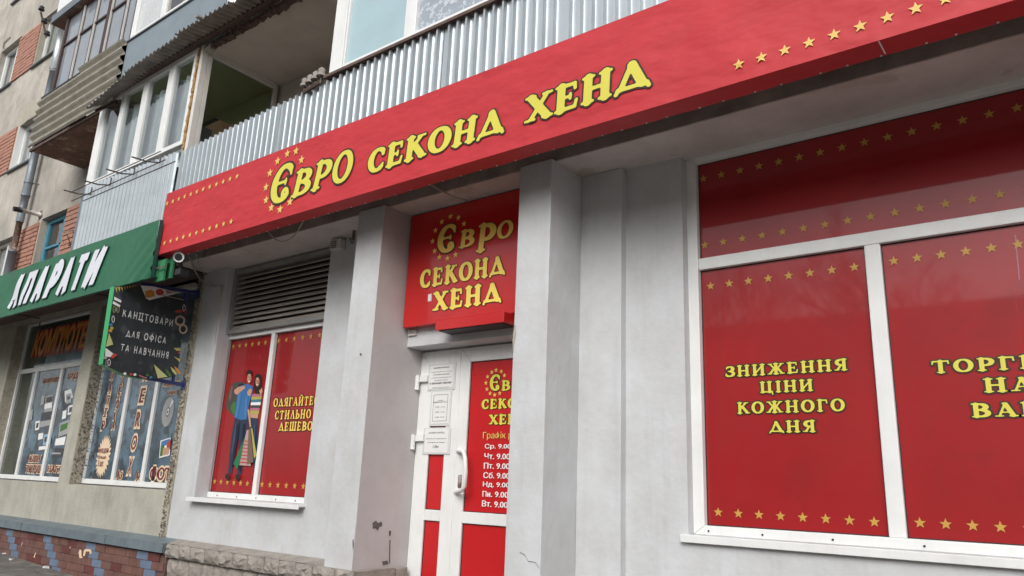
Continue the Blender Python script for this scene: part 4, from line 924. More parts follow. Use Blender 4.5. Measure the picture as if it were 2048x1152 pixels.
b.face([(-9.68, YF+.06, 4.2), (-9.68, .64, 4.2), (-9.68, .64, 6.24), (-9.68, YF+.06, 6.24)]); b.build('inner_lining', 'olive', gbc)
MB().box(-8.9, -7.62, .12, .60, 4.2, 5.62).build('cabinet', 'cabinet', gbc, bevel=.005); MB().box(-9.1, -7.75, -.12, .119, 4.2, 5.52).build('cabinet_side', 'darkgrey', gbc); MB().box(-8.3, -7.7, .10, .5, 5.625, 5.66).build('tray', 'black', gbc)
b = MB(); xw = -7.30
b.box(xw-.05, xw, YF+.07, YF+.12, 4.2, 6.22); b.box(xw-.05, xw, .56, .62, 4.2, 6.22); b.box(xw-.05, xw, YF+.12, .56, 6.14, 6.22); b.box(xw-.05, xw, YF+.12, .56, 4.2, 4.3)
fr2 = b.build('side_frame', 'oldpvc', gbc, bevel=.004)
MB().face([(xw-.02, YF+.12, 4.3), (xw-.02, .56, 4.3), (xw-.02, .56, 6.14), (xw-.02, YF+.12, 6.14)]).build('pane', 'glass', fr2)
MB().box(-7.404, -7.355, YF+.0, YF+.07, 4.9, 6.24).build('corner_post', 'foam', gbc); MB().box(-7.354, -7.30, YF-.005, YF+.068, 4.9, 6.24).build('corner_post', 'oldpvc', gbc, bevel=.004)
fo = MB()
for i in range(26): z = 4.95+i*.048; fo.box(-7.407, -7.37+rnd(-.01, .01), YF-.012+rnd(-.006, .004), YF, z, z+.05, jit=.006)
fo.build('foam_strip', 'foam', gbc)
# corrugated little roof on top of the glazed balcony, running on over the open loggia
rf = thing('sheet_awning', 'rusty corrugated sheet awning with ragged edge over the glazed balcony', 'awning', (-7.8, -.5, 6.2))
roofpts = [(-9.60, 5.985), (-8.608, 6.165), (-7.46, 6.215), (-6.5, 6.20), (-5.2, 6.22)]
def rz(x):
    for (a, za_), (c, zc_) in zip(roofpts, roofpts[1:]):
        if x <= c: return za_+(zc_-za_)*(x-a)/(c-a)
    return roofpts[-1][1]
secs = [(-9.62, -8.58, -.60), (-8.60, -7.38, -.62), (-7.40, -6.36, -.66), (-6.38, -5.2, -.62)]
for a, c, yf in secs:
    b = MB(); p_ = .085; x = a; prev = None
    while x < c:
        ph = (x-a)/p_*2*math.pi; zz = rz(x)+.019*math.sin(ph)+.02+.006*(secs.index((a, c, yf)) % 2); cur = [(x, yf+rnd(-.006, .006), zz), (x, -.30, max(6.30, rz(x)+.08)+.019*math.sin(ph)-.02)]
        if prev: b.face([prev[0], cur[0], cur[1], prev[1]])
        prev = cur; x += p_/8
    b.build('metal_sheet', 'roofing', rf, smooth=True)
b = MB(); b.box(-9.45, -5.0, -.44, -.37, 6.235, 6.285); b.build('beam', 'brownbeam', rf)
b = MB()
for i in range(60):
    x = -7.3+i*.04; b.box(x, x+.05, -.35, -.30+rnd(-.01, .02), 6.17+rnd(-.01, .02), 6.235, jit=.008)
b.build('ragged_concrete_edge', 'brownbeam', rf, kind='stuff')
MB().box(-7.28, -7.16, -.36, -.30, 6.14, 6.20, jit=.012).build('foam_lump', 'patch_plaster', rf)
MB().box(-7.02, -6.97, -.64, -.40, 6.30, 6.33, jit=.012).build('torn_flap', 'roofing', rf)

# open loggia stretch is bounded on the right by another glazed balcony
rg = thing('glazed_balcony', 'glazed balcony with pale blue and floral film panes above the red banner, top centre', 'balcony', (-3, YF, 5.0))
z0_, z1_ = 5.065, 6.6
b = MB(); b.box(-4.985, -4.82, YF-.01, YF+.06, z0_, z1_); b.box(-4.818, -4.80, YF, YF+.05, z0_, z1_); b.box(-4.80, 4, YF-.01, YF+.06, z0_, z0_+.06)
for a, c in ((-4.06, -3.93), (-2.4, -2.27), (-.8, -.67)): b.box(a, c, YF-.005, YF+.06, z0_+.06, z1_)
b.build('window_frame', 'pvc', rg, bevel=.006)
MB().box(-4.80, -4.06, YF+.03, YF+.04, z0_+.06, z1_).build('pane', 'frost', rg, label='pale blue frosted pane')
MB().box(-3.93, -2.40, YF+.03, YF+.04, z0_+.06, z1_).build('pane', 'floral', rg, label='pane with floral film'); MB().box(-2.27, -.8, YF+.03, YF+.04, z0_+.06, z1_).build('pane', 'floral', rg); MB().box(-.67, 4, YF+.03, YF+.04, z0_+.06, z1_).build('pane', 'frost', rg)
MB().box(-4.98, -4.94, YF+.06, .64, 4.2, 6.22).build('side_wall', 'beige_ceiling', rg)
MB().box(-5.0, 4, YF-.05, YF+.02, 5.035, 5.062).build('sill', 'brownbeam', rg)
MB().box(-4.98, 4, YF+.12, YF+.13, 4.2, 6.6).build('back_blind', 'greyp', rg)

# blue-grey panelled balcony above
ub_ = thing('panelled_balcony', 'balcony with smooth blue-grey parapet panels and white window, above the sheet awning', 'balcony', (-8, YF, 6.3))
MB().box(-9.27, -7.53, YF-.02, YF+.03, 6.24, 6.965).build('parapet_panel', 'bluegrey', ub_, bevel=.003); MB().box(-7.526, -6.96, YF-.02, YF+.03, 6.24, 6.965).build('parapet_panel', 'bluegrey', ub_, bevel=.003)
corr(-6.955, -4.8, 6.24, 7.0, YF-.005, .09, .01, .5, .15).build('metal_sheet', 'pvc', ub_)
MB().box(-9.27, -6.96, YF-.04, YF+.03, 6.966, 6.985).build('ledge', 'darkgrey', ub_)
b = MB(); b.box(-9.26, -9.14, YF-.01, YF+.05, 6.99, 8.25); b.box(-9.14, -6.9, YF-.01, YF+.05, 6.99, 7.06); b.box(-8.52, -8.40, YF-.008, YF+.05, 7.06, 8.25); b.box(-7.82, -7.66, YF-.008, YF+.05, 7.06, 8.25); b.box(-7.1, -6.98, YF-.008, YF+.05, 7.06, 8.25)
uf = b.build('window_frame', 'pvc', ub_, bevel=.005)
MB().box(-9.14, -8.52, YF+.02, YF+.03, 7.06, 8.25).build('pane', 'whitefilm', uf); MB().face([(-8.40, YF+.02, 7.06), (-7.82, YF+.02, 7.06), (-7.82, YF+.02, 8.25), (-8.40, YF+.02, 8.25)]).build('pane', 'glass', uf); MB().box(-7.66, -7.1, YF+.02, YF+.03, 7.06, 8.25).build('pane', 'whitefilm', uf)
MB().box(-8.45, -7.7, YF+.2, YF+.21, 7.0, 8.25).build('curtain', 'cabinet', ub_); MB().box(-6.95, -5, YF+.0, YF+.04, 7.0, 8.2).build('board', 'pvc', ub_)

# slate balcony
sb = thing('slate_balcony', 'balcony with wavy grey slate parapet and dark-framed old glazing, top left', 'balcony', (-10.6, YF, 6.13))
def slate(x0, x1, z0, z1, y, tilt=0):
    b = MB(); n = 48; prev = None; th_ = .012
    for i in range(n+1):
        z = z0+(z1-z0)*i/n; d = .028*math.sin((z-z0)/.140*2*math.pi); q = [(x0+tilt*(z-z0)+rnd(-.003, .003), y-d, z), (x1+tilt*(z-z0)+rnd(-.003, .003), y-d, z)]
        if prev: b.face([prev[0], prev[1], q[1], q[0]])
        prev = q
    return b.build('slate_sheet', 'slate', sb, smooth=True)
slate(-11.95, -10.55, 6.17, 6.97, YF-.03); slate(-10.60, -9.28, 6.15, 7.02, YF-.048)
MB().box(-11.93, -9.25, YF+.01, .40, 6.13, 6.20).build('slab', 'brown_slab', sb, bevel=.006)
MB().box(-11.95, -9.3, YF-.015, YF+.02, 6.12, 6.165).build('slab_edge', 'brownbeam', sb); MB().box(-11.95, -9.28, YF-.02, YF+.03, 6.985, 7.01).build('ledge', 'black', sb)
b = MB(); zt2 = 8.27
vx = [(-11.66, -11.59), (-11.10, -11.055), (-10.62, -10.58), (-10.19, -10.07), (-9.63, -9.58), (-9.31, -9.27)]
for a, c in vx: b.box(a, c, YF, YF+.06, 7.01, zt2)
b.box(-11.6, -9.3, YF, YF+.06, 7.01, 7.04)
for (a, c), (d, e) in zip(vx[:4], vx[1:5]): b.box(c, d, YF+.008, YF+.055, 7.77, 7.80)
sf = b.build('window_frame', 'brownwood', sb)
for (a, c), (d, e) in zip(vx, vx[1:]): MB().box(c, d, YF+.03, YF+.036, 7.04, zt2).build('pane', 'skyfilm', sf)
b = MB()
for a, c in vx[1:5]: b.box(c, c+.012, YF-.004, YF+.02, 7.04, zt2)
b.build('glazing_bead', 'oldpvc', sf)
MB().box(-11.65, -11.60, YF+.06, .38, 7.0, zt2).build('side_board', 'brownwood', sb); MB().box(-11.93, -11.88, YF+.02, .38, 6.2, 6.97).build('side_board', 'brownwood', sb)
MB().box(-9.30, -9.262, YF+.06, .64, 6.2, 8.25).build('side_board', 'brownwood', sb)
us = thing('upper_balcony', 'dark underside and white edge of the balcony above the dark-framed glazing', 'balcony', (-10.5, YF, 8.28))
MB().box(-12.05, -9.26, YF-.06, .38, 8.28, 8.36).build('slab', 'brown_slab', us); MB().box(-12.05, -9.26, YF-.085, YF-.062, 8.29, 8.42).build('slab_edge', 'galvdull', us); MB().box(-12.0, -9.26, YF-.05, YF+.02, 8.42, 9.2).build('parapet', 'pvc', us); MB().box(-12.0, -11.96, YF+.02, .38, 8.42, 9.2).build('parapet', 'slate', us)

# ================================================================== PIPES, TUBES, RACK, INSULATORS
dp = thing('drainpipe', 'grey metal drainpipe with a rusty worn stretch, beside the blue window', 'drainpipe', (-13.68, .25, 3.9))
PXx, PYy = -13.70, .25
MB().tube([(PXx, PYy, 8.35), (PXx, PYy, 9.3)], .066, 14).build('pipe_section', 'galv', dp, smooth=True)
MB().tube([(PXx, PYy, 7.2), (PXx, PYy, 8.4)], .060, 14).build('pipe_section', 'galvdull', dp, smooth=True); MB().tube([(PXx, PYy, 6.0), (PXx, PYy, 7.25)], .064, 14).build('pipe_section', 'galvdull', dp, smooth=True)
MB().tube([(PXx, PYy, 5.55), (PXx, PYy, 6.05)], .060, 14).build('pipe_section', 'galvdull', dp, smooth=True)
MB().tube([(PXx, PYy, 5.0), (PXx, PYy, 5.56)], .05, 12).build('pipe_section', 'rust', dp, smooth=True, label='rusty stretch of the pipe')
MB().tube([(PXx, PYy, 3.9), (PXx, PYy, 5.05)], .068, 14).build('pipe_section', 'galvdull', dp, smooth=True)
for z in (8.4, 7.23, 6.02, 6.25, 5.04, 4.3): MB().tube([(PXx, PYy, z-.012), (PXx, PYy, z+.012)], .072, 14).build('collar', 'galvdull', dp)
MB().tube([(PXx, PYy, 6.25), (PXx+.1, YR, 6.25)], .01, 6).build('clamp', 'rackwire', dp)
tb = thing('vent_tube', 'white tube with black cap sticking out of the plaster beside the drainpipe', 'pipe', (-13.23, .2, 5.6))
MB().tube([(-13.23, YR+.01, 5.625), (-13.23, .10, 5.615)], .034, 12).build('tube', 'whitepipe', tb, smooth=True); MB().tube([(-13.23, .10, 5.615), (-13.23, -.02, 5.60)], [.046, .040], 12).build('cap', 'black', tb, smooth=True); MB().tube([(-13.23, YR-.012, 5.625), (-13.23, YR+.002, 5.625)], .075, 10).build('flange', 'rust', tb)
br = thing('wall_bracket', 'small pale metal bracket on the brick right of the blue window', 'bracket', (-11.9, .3, 5.0))
a, c, e = P(125, 466, .1), P(148, 459, YR), P(141, 489, YR-.02)
MB().tube([a, c], .008, 6).build('arm', 'wire', br); MB().tube([P(133, 466, .14), e], .008, 6).build('arm', 'wire', br); MB().obox(e, (.03, 0, 0), (0, .02, 0), (0, 0, .02)).build('clamp', 'rust', br)
rk = thing('drying_rack', 'thin wire drying rack hanging below the glazed balcony windows', 'drying rack', (-8.7, -.6, 4.9))
for (x0_, y0_, z0__), (x1_, y1_, z1__) in ((P(139, 391, -.5), P(320, 309, -.5)), (P(143, 402, -.60), P(330, 325, -.60)), (P(166, 402, -.72), P(350, 326, -.72))):
    MB().tube([(x0_, y0_, 4.96 if y0_ == -.5 else z0__), (x1_, y1_, 4.96 if y0_ == -.5 else z0__)], .006, 5).build('wire', 'rackwire', rk)
for px_, py_ in ((184, 375), (223, 356), (270, 334), (322, 310)):
    t = P(px_, py_, -.42); MB().tube([t, (t[0], -.42, t[2]-.09), (t[0], -.55, t[2]-.13), (t[0], -.72, t[2]-.14)], .009, 6).build('hook', 'rackwire', rk)
def insul(name_lbl, base, n, step, s=1.):
    t = thing('insulator_rack', name_lbl, 'insulators', base)
    MB().tube([(base[0], base[1], base[2]), (base[0]+step[0]*(n-1), base[1]+step[1]*(n-1), base[2]+step[2]*(n-1))], .02*s, 6).build('bracket', 'brownbeam', t)
    for i in range(n):
        c = [base[k]+step[k]*i for k in range(3)]
        MB().tube([(c[0], c[1], c[2]-.02), (c[0], c[1], c[2]+.07*s)], .010*s, 6).build('pin', 'rackwire', t)
        MB().tube([(c[0], c[1], c[2]+.05*s), (c[0], c[1], c[2]+.075*s), (c[0], c[1], c[2]+.08*s), (c[0], c[1], c[2]+.12*s), (c[0], c[1], c[2]+.14*s)], [q_*(s if s == 1. else 1.25) for q_ in (.045, .042, .03, .034, .012)], 10).build('insulator', 'porcelain' if s == 1. else 'black', t, smooth=True)
p = P(612, 184, -.38); q = P(645, 165, -.38)
insul('row of pale porcelain insulators on top of the metal parapet', (p[0], -.40, 4.99), 4, ((q[0]-p[0])/3, 0, (0.03)/3), 1.)
MB_ = P(93, 30, YR-.1); insul('black insulators on the plaster wall beside the top window', (MB_[0], YR-.2, MB_[2]), 3, (.0, .09, -.22), .999)
cab = thing('loose_cables', 'tangle of pale loose cables hanging from the red banner corner to the grey wall', 'cables', (-7.5, .1, 3.7))
def cable(pts, r=.006, k='wire', parent=cab, name='cable'):
    pts = [np.array(q_, float) for q_ in pts]; out = []
    for i in range(len(pts)-1):
        p0 = pts[max(i-1, 0)]; p1_, p2_ = pts[i], pts[i+1]; p3 = pts[min(i+2, len(pts)-1)]
        for t in [j/6 for j in range(6)]:
            out.append(.5*((2*p1_)+(-p0+p2_)*t+(2*p0-5*p1_+4*p2_-p3)*t*t+(-p0+3*p1_-3*p2_+p3)*t**3))
    out.append(pts[-1]); return MB().tube(out, r, 5).build(name, k, parent, smooth=True)
cable([P(378, 512, -.1), P(384, 530, .1), P(398, 555, .3), P(420, 572, .40), P(448, 570, .40)])
cable([P(392, 508, -.1), P(398, 530, .1), P(412, 552, .3), P(425, 570, .40), P(449, 571, .40)])
cable([P(380, 514, -.1), P(388, 535, .1), P(400, 562, .3), P(392, 560, .35)], .004)
cable([P(443, 572, .40), P(440, 610, .405), P(433, 660, .405), P(430, 690, .405)]); cable([P(446, 572, .40), P(442, 620, .405), P(434, 665, .405)], .004)
cb2 = thing('loose_cable', 'single thin white cable looping below the red banner left of the door', 'cable', (-5.8, -.2, 3.8))
cable([P(535, 463, -.25), P(550, 478, -.2), P(568, 483, -.15), P(590, 470, -.15), P(605, 444, -.25)], .006, 'wire', cb2)
cb3 = thing('loose_cable', 'straight cable running under the soffit in front of the square red sign', 'cable', (-4, 0, 3.87))
cable([P(862, 369, -.25), PZ(895, 388, 3.875), PZ(935, 402, 3.872)], .007, 'wire', cb3)
cv = thing('security_camera', 'white bullet security camera under the left end of the red banner', 'camera', (-7.2, -.3, 3.7))
c = P(357, 514, -.46); ax_ = np.array([.86, -.46, -.20])
MB().tube([c, c-ax_*.06, c-ax_*.20], [.052, .05, .046], 16).build('housing', 'camwhite', cv, smooth=True)
MB().tube([c+ax_*.001, c+ax_*.004], .034, 16).build('lens', 'lens', cv)
MB().tube([c-ax_*.10, c-ax_*.10+np.array([0, .05, -.10])], .018, 8).build('stalk', 'black', cv); MB().box(c[0]-.13, c[0]-.03, c[1]+.05, c[1]+.16, c[2]-.16, c[2]-.09).build('mount', 'black', cv, bevel=.01)
vb_ = thing('alarm_box', 'small dusty vented box on the wall right above the louvre grille', 'box', (-5.65, .36, 3.75))
c = P(675, 490, .38); MB().box(c[0]-.075, c[0]+.075, .35, YW-.001, c[2]-.05, c[2]+.05).build('box_body', 'whitepipe', vb_, bevel=.005)
for i in range(4): MB().box(c[0]-.062, c[0]+.02, .345, .351, c[2]-.034+i*.02, c[2]-.026+i*.02).build('vent_slot', 'brownbeam', vb_)
hk = thing('cut_bracket', 'rusty bracket stub left of the first pillar under the soffit', 'bracket', (-5.35, .3, 3.85))
MB().tube([P(709, 455, .30), P(707, 472, .33), P(704, 486, .36)], .014, 6).build('bracket_arm', 'rust', hk); MB().tube([P(704, 486, .36), P(700, 476, .40)], .008, 5).build('wire_end', 'rackwire', hk)

# ================================================================== HANGING CHALKBOARD SIGN
xs2 = -7.96
cs = thing('hanging_sign', 'projecting green-sided sign printed like a chalkboard with school supplies round its edge', 'sign', (xs2, -.1, 2.6))
def H(zx, zy, o=0.): p = PX(190+zx*.2083, 550+zy*.2083, xs2); return (xs2+o, p[1], p[2])
mc = lambda u, v, o=0.: (xs2+o, u, v)
L0 = [(110, 120), (200, 105), (330, 95), (440, 98), (560, 108), (700, 140), (800, 172), (866, 215)]
outl = [(188, 108), (260, 98), (330, 95), (400, 97), (480, 102), (560, 112), (640, 128), (720, 155), (800, 190), (880, 245),
        (870, 340), (850, 480), (835, 600), (820, 720), (806, 850), (785, 950), (740, 975), (680, 990), (600, 996), (500, 998), (420, 992), (340, 975), (260, 945), (190, 912), (120, 880), (75, 855)]
pts = [H(a, b_) for a, b_ in outl]; th_ = .10
b = MB().mat('chalk'); b.face(pts); b.mat('chalk'); b.face([(p[0]-th_, p[1], p[2]) for p in reversed(pts)])
b.mat('greensign')
for i in range(len(pts)):
    p, q = pts[i], pts[(i+1) % len(pts)]; b.face([p, (p[0]-th_, p[1], p[2]), (q[0]-th_, q[1], q[2]), q])
b.build('sign_body', None, cs)
def hb(zx, zy): p = H(zx, zy); return p[1], p[2]
def ctext(text, zx0, zx1, zy, h):
    u0, v0 = hb(zx0, zy); u1, v1 = hb(zx1, zy+ (zx1-zx0)*.08)
    zz = hb(zx0, zy-h)[1]-v0
    return word(cs, text, u0, u1, v0, zz, mc, 'chalk', 'chalkw', None, gap=.16, each=False, name='lettering')
ctext('КАНЦТОВАРИ', 252, 755, 398, 72)
ctext('ДЛЯ', 292, 425, 590, 66)
ctext('ОФІСА', 462, 682, 622, 66)
ctext('ТА', 236, 325, 724, 66); ctext('НАВЧАННЯ', 362, 708, 750, 70)
lay2 = [.003]
def dsh(k, pts): MB().face([H(a, b_, lay2[0]) for a, b_ in pts]).build('printed_item', k, cs); lay2[0] += .0003
def dell(k, cx, cy, rx, ry): dsh(k, [(cx+rx*math.cos(t), cy+ry*math.sin(t)) for t in [2*math.pi*i/14 for i in range(14)]])
dsh('white', [(436, 100), (560, 110), (700, 145), (775, 182), (640, 212), (520, 243), (490, 225)])
dsh('orangep', [(478, 155), (540, 142), (566, 158), (572, 205), (500, 220), (482, 205)]); dell('redp', 620, 165, 40, 32); dsh('pink', [(672, 145), (700, 148), (750, 176), (690, 180)])
for i in range(8): a = 190+i*26; dsh('pencil', [(a, 122-i*3), (a+22, 112-i*2), (a+20, 175-i*9)])
dsh('white', [(182, 208), (250, 244), (246, 268), (178, 236)]); dsh('white', [(172, 250), (240, 290), (234, 312), (166, 276)])
for a, b_, k in ((200, 335, 'medblue'), (150, 478, 'medblue'), (158, 510, 'bagyellow'), (145, 535, 'orangep'), (95, 795, 'greyp')): dell(k, a, b_, 18, 14)
dsh('ruler', [(130, 555), (172, 668), (102, 690)]); dsh('paper', [(98, 700), (172, 755), (140, 790), (92, 780)]); dsh('redp', [(176, 752), (212, 765), (165, 806), (142, 790)])
def ring(k, pts, wd):
    dc = MB()
    for (a, b_), (c, d) in zip(pts, pts[1:]):
        nx, ny = -(d-b_), c-a; l = math.hypot(nx, ny)+1e-6; nx, ny = nx/l*wd, ny/l*wd; dc.mat(k); dc.face([H(a+nx, b_+ny, lay2[0]), H(c+nx, d+ny, lay2[0]), H(c-nx, d-ny, lay2[0]), H(a-nx, b_-ny, lay2[0])])
    lay2[0] += .0003; dc.build('printed_item', k, cs)
circ = lambda cx, cy, rx, ry, n=16, a0=0: [(cx+rx*math.cos(a0+2*math.pi*i/n), cy+ry*math.sin(a0+2*math.pi*i/n)) for i in range(n+1)]
ring('scissor', circ(812, 440, 42, 42), 10); ring('scissor', circ(842, 520, 34, 40), 9)
for cx, cy, k in ((170, 425, 'white'), (180, 330, 'bagyellow'), (850, 318, 'white'), (815, 385, 'medblue'), (865, 350, 'redp'), (130, 840, 'white'), (110, 850, 'greyp'), (215, 330, 'pencil')): ring(k, circ(cx, cy, 12, 32, 10), 2.5)
dsh('redp', [(756, 352), (800, 333), (830, 340), (835, 350), (775, 366)])
dsh('ruler', [(560, 858), (692, 978), (598, 992)])
for a, b_, k in ((690, 905, 'leaf'), (745, 888, 'ruler'), (780, 880, 'orangep')): dsh(k, [(a-26, b_-5), (a+10, b_+20), (a+40, b_+62), (a+20, b_+72), (a-10, b_+38)])
dsh('pencil', [(750, 702), (812, 700), (818, 730), (775, 728)]); dsh('pencil', [(748, 782), (812, 810), (806, 836)]); dsh('redp', [(790, 736), (812, 740), (810, 758), (792, 754)])
for a, b_, k in ((340, 955, 'redp'), (376, 957, 'paper'), (495, 962, 'leaf'), (528, 984, 'medblue'), (280, 948, 'paper')): dell(k, a, b_, 15, 13)
ring('pink', [(415, 965), (470, 985), (490, 990)], 5); ring('leaf', [(820, 625), (830, 640)], 10)
b = MB()
t0 = np.array([xs2-.05, YW-.005, PX(415, 592, xs2)[2]]); t1 = np.array(H(470, 96)); t1[0] = xs2-.05
b.obox((t0+t1)/2+np.array([0, 0, .02]), (0.018, 0, 0), (t1-t0)/2, (0, 0, .018))
b.box(xs2-.09, xs2-.01, YW-.03, YW-.002, t0[2]-.05, t0[2]+.05)
b.tube([(xs2-.03, .25, t0[2]-.02), (xs2-.03, .25, t0[2]-.20)], .03, 8)
b.build('bracket', 'bluemetal', cs); b = MB(); t2 = PX(388, 772, xs2); t3 = PX(255, 755, xs2); t2 = np.array([xs2-.05, YW-.005, t2[2]]); t3 = np.array([xs2-.05, -.25, t2[2]+.03])
b.obox((t2+t3)/2, (0.018, 0, 0), (t3-t2)/2, (0, 0, .018)); b.box(xs2-.09, xs2-.01, YW-.03, YW-.002, t2[2]-.05, t2[2]+.05); b.tube([(xs2-.04, .26, t2[2]), (xs2-.04, .26, t2[2]+.14)], .018, 8)
b.build('bracket', 'bluemetal', cs)
MB().tube([H(700, 180, .01), H(640, 195, .01), H(850, 240, .01)], .004, 5).build('tie_wire', 'wire', cs)

# ================================================================== COMPUTER SHOP WINDOWS
def shopwin(name_label, x0, x1, z0, z1, mull, tr, y=YG):
    t = thing('shop_window', name_label, 'window', ((x0+x1)/2, y, z0))
    mx = [(a-.035, a+.035, z0+.05, (tr-.03) if tr else z1-.04) for a in mull]; mz = [(x0+.04, x1-.04, tr-.035, tr+.035)] if tr else []
    frame_mb(x0, x1, z0, z1, y-.03, y+.04, .045, mx, mz, .06).build('window_frame', 'pvc', t, bevel=.004); return t
wa = shopwin('left-hand computer shop window with white frame and blue film, under the green banner', -13.34, -10.6, 1.455, 3.84, (-12.64, -11.75), 3.07)
my = ymap(YG-.002)
def pane(t, x0, x1, z0, z1, k, label=None): return MB().box(x0, x1, YG, YG+.01, z0, z1).build('pane', k, t, label=label)
pane(wa, -13.29, -10.64, 3.105, 3.80, 'darkglass', 'dark upper pane with orange lettering'); pane(wa, -13.29, -12.675, 1.515, 3.035, 'darkglass'); pane(wa, -12.605, -11.785, 1.515, 3.035, 'bluefilm'); pane(wa, -11.715, -10.64, 1.515, 3.035, 'bluefilm')
MB().box(-12.45, -10.70, YG-.004, YG-.001, 3.11, 3.40).build('blue_film_strip', 'bluefilm', wa)
R3 = lambda zx, zy, y=YG-.002: P(zx*.3471, 600+zy*.3471, y)
def bt3(t, text, a, b_, c, d, k, ko=None, off=.02, offo=.04, shear=0., name='lettering', wx=None):
    p, q = R3(a, b_), R3(c, d); x0, x1 = p[0], (wx if wx is not None else q[0]); btext(t, text, x0, x1, p[2], q[2], my, k, off=off, ko=ko, offo=offo*1.7, shear=shear, name=name, lift=.003)
p = R3(180, 325); q = R3(195, 225)
btext(wa, "КОМП'ЮТЕРИ", p[0], -10.70, p[2]-.02, q[2]+.10, my, 'orangep', off=.035, ko='redp', offo=.05, shear=.25)
bt3(wa, 'АВТОМАТИЗАЦІЯ', 245, 487, 352, 440, 'maroon', 'cream', .035, .04, .1); bt3(wa, 'ВІДЕО', 388, 462, 455, 415, 'maroon', 'cream', .035, .05, .1, wx=-11.0)
bt3(wa, 'ОБЛІКУ', 162, 935, 242, 895, 'maroon', 'cream', .035, .05); bt3(wa, 'ТОРГІВЛІ', 145, 995, 240, 952, 'maroon', 'cream', .035, .05); bt3(wa, 'НАГЛЯД', 272, 1000, 350, 955, 'maroon', 'cream', .035, .05, wx=-10.9)
pr = MB(); lay3 = [.002]
def wsh(k, pts): pr.mat(k); pr.face([tuple(R3(a, b_, YG-lay3[0])) for a, b_ in pts]); lay3[0] += .0004
wsh('greyp', [(262, 555), (305, 545), (300, 640), (255, 650)]); wsh('white', [(258, 600), (300, 590), (298, 620), (255, 628)]); wsh('dgrey', [(240, 650), (300, 640), (295, 700), (232, 712)]); wsh('greyp', [(232, 700), (292, 690), (288, 720), (228, 735)]); wsh('white', [(205, 700), (230, 695), (225, 745), (202, 752)]); wsh('dgrey', [(210, 710), (224, 706), (220, 735), (206, 740)])
wsh('dgrey', [(352, 540), (380, 510), (400, 600), (360, 640)]); wsh('white', [(372, 525), (410, 512), (420, 560), (375, 590)]); wsh('greyp', [(380, 545), (412, 535), (410, 590), (380, 600)]); wsh('dgrey', [(388, 555), (402, 552), (400, 572), (388, 576)])
wsh('greyp', [(345, 710), (400, 690), (390, 770), (335, 790)]); wsh('white', [(322, 800), (380, 785), (370, 835), (315, 838)]); wsh('leaf', [(350, 720), (392, 705), (385, 740), (345, 760)]); wsh('dgrey', [(318, 850), (365, 855), (360, 905), (295, 905)]); wsh('greyp', [(300, 878), (350, 880), (348, 888), (298, 888)])
wsh('white', [(222, 770), (250, 765), (246, 800), (218, 806)]); wsh('sky', [(252, 775), (296, 768), (290, 830), (246, 838)]); wsh('dgrey', [(258, 790), (286, 786), (283, 815), (254, 820)]); wsh('greyp', [(160, 640), (190, 630), (184, 690), (155, 700)])
wsh('white', [(225, 845), (280, 838), (276, 858), (221, 866)]); wsh('paper', [(395, 610), (440, 598), (434, 650), (388, 664)]); wsh('dgrey', [(400, 620), (430, 612), (427, 640), (396, 650)]); wsh('sky', [(392, 790), (430, 780), (424, 850), (386, 860)]); wsh('white', [(362, 640), (384, 634), (380, 680), (356, 688)])
wsh('greyp', [(240, 555), (258, 551), (252, 600), (233, 606)]); wsh('dgrey', [(268, 562), (298, 556), (295, 582), (264, 590)])
pr.build('printed_pictures', None, wa)

wb_ = shopwin('right-hand computer shop window with stickers, behind the chalkboard sign', -10.50, -8.0, 1.455, 3.84, (-9.68, -8.96), None)
pane(wb_, -10.455, -9.715, 1.515, 3.80, 'bluefilm'); pane(wb_, -9.645, -8.995, 1.515, 3.80, 'bluefilm'); pane(wb_, -8.925, -8.045, 1.515, 3.80, 'bluefilm')
def vert(t, text, x0, y0, x1, y1, h, w, k='maroon', ko='cream'):
    n = len(text)
    for i, c in enumerate(text):
        tt = i/(n-1); cx, cy = x0+(x1-x0)*tt, y0+(y1-y0)*tt; bt3(t, c, cx-w/2, cy+h/2, cx+w/2, cy-h/2, k, ko, .035, .06, .1)
vert(wb_, 'ПАПІР', 650, 430, 596, 722, 58, 30); vert(wb_, 'СТРІЧКА', 716, 400, 655, 722, 50, 26); vert(wb_, 'XEROX', 845, 415, 752, 958, 92, 46)
bt3(wb_, 'А3', 668, 1030, 712, 985, 'maroon', 'cream', .03, .05); bt3(wb_, 'А4', 778, 1038, 822, 990, 'maroon', 'cream', .03, .05)
bt3(wb_, 'ФОТО', 860, 1040, 950, 960, 'maroon', 'cream', .03, .06, wx=R3(860, 1040)[0]+.62); bt3(wb_, 'ОШКОРО', 940, 500, 1042, 465, 'maroon', 'cream', .035, .05); bt3(wb_, 'НОСІЇ', 965, 548, 1032, 515, 'maroon', 'cream', .035, .05)
pr = MB(); lay3[0] = .004
cx, cz = R3(597, 900)[0], R3(597, 900)[2]; pts = []
for i in range(48): a = math.pi*2*i/48; r = .19 if i % 2 else .145; pts.append((cx+r*math.cos(a), cz+r*1.45*math.sin(a)))
b = MB(); b.v.append((cx, YG-.005, cz)); b.v += [(u, YG-.005, v) for u, v in pts]
for i in range(48): b.f.append((0, 1+i, 1+(i+1) % 48)); b.mi.append(0)
b.build('starburst', 'cream', wb_)
my = ymap(YG-.006)
bt3(wb_, 'АКЦІЯ', 566, 885, 630, 855, 'maroon', None, .02); bt3(wb_, 'більше', 566, 915, 616, 893, 'maroon', None, .005); bt3(wb_, '5 шт.', 566, 958, 604, 925, 'maroon', None, .015)
c0 = R3(968, 645)
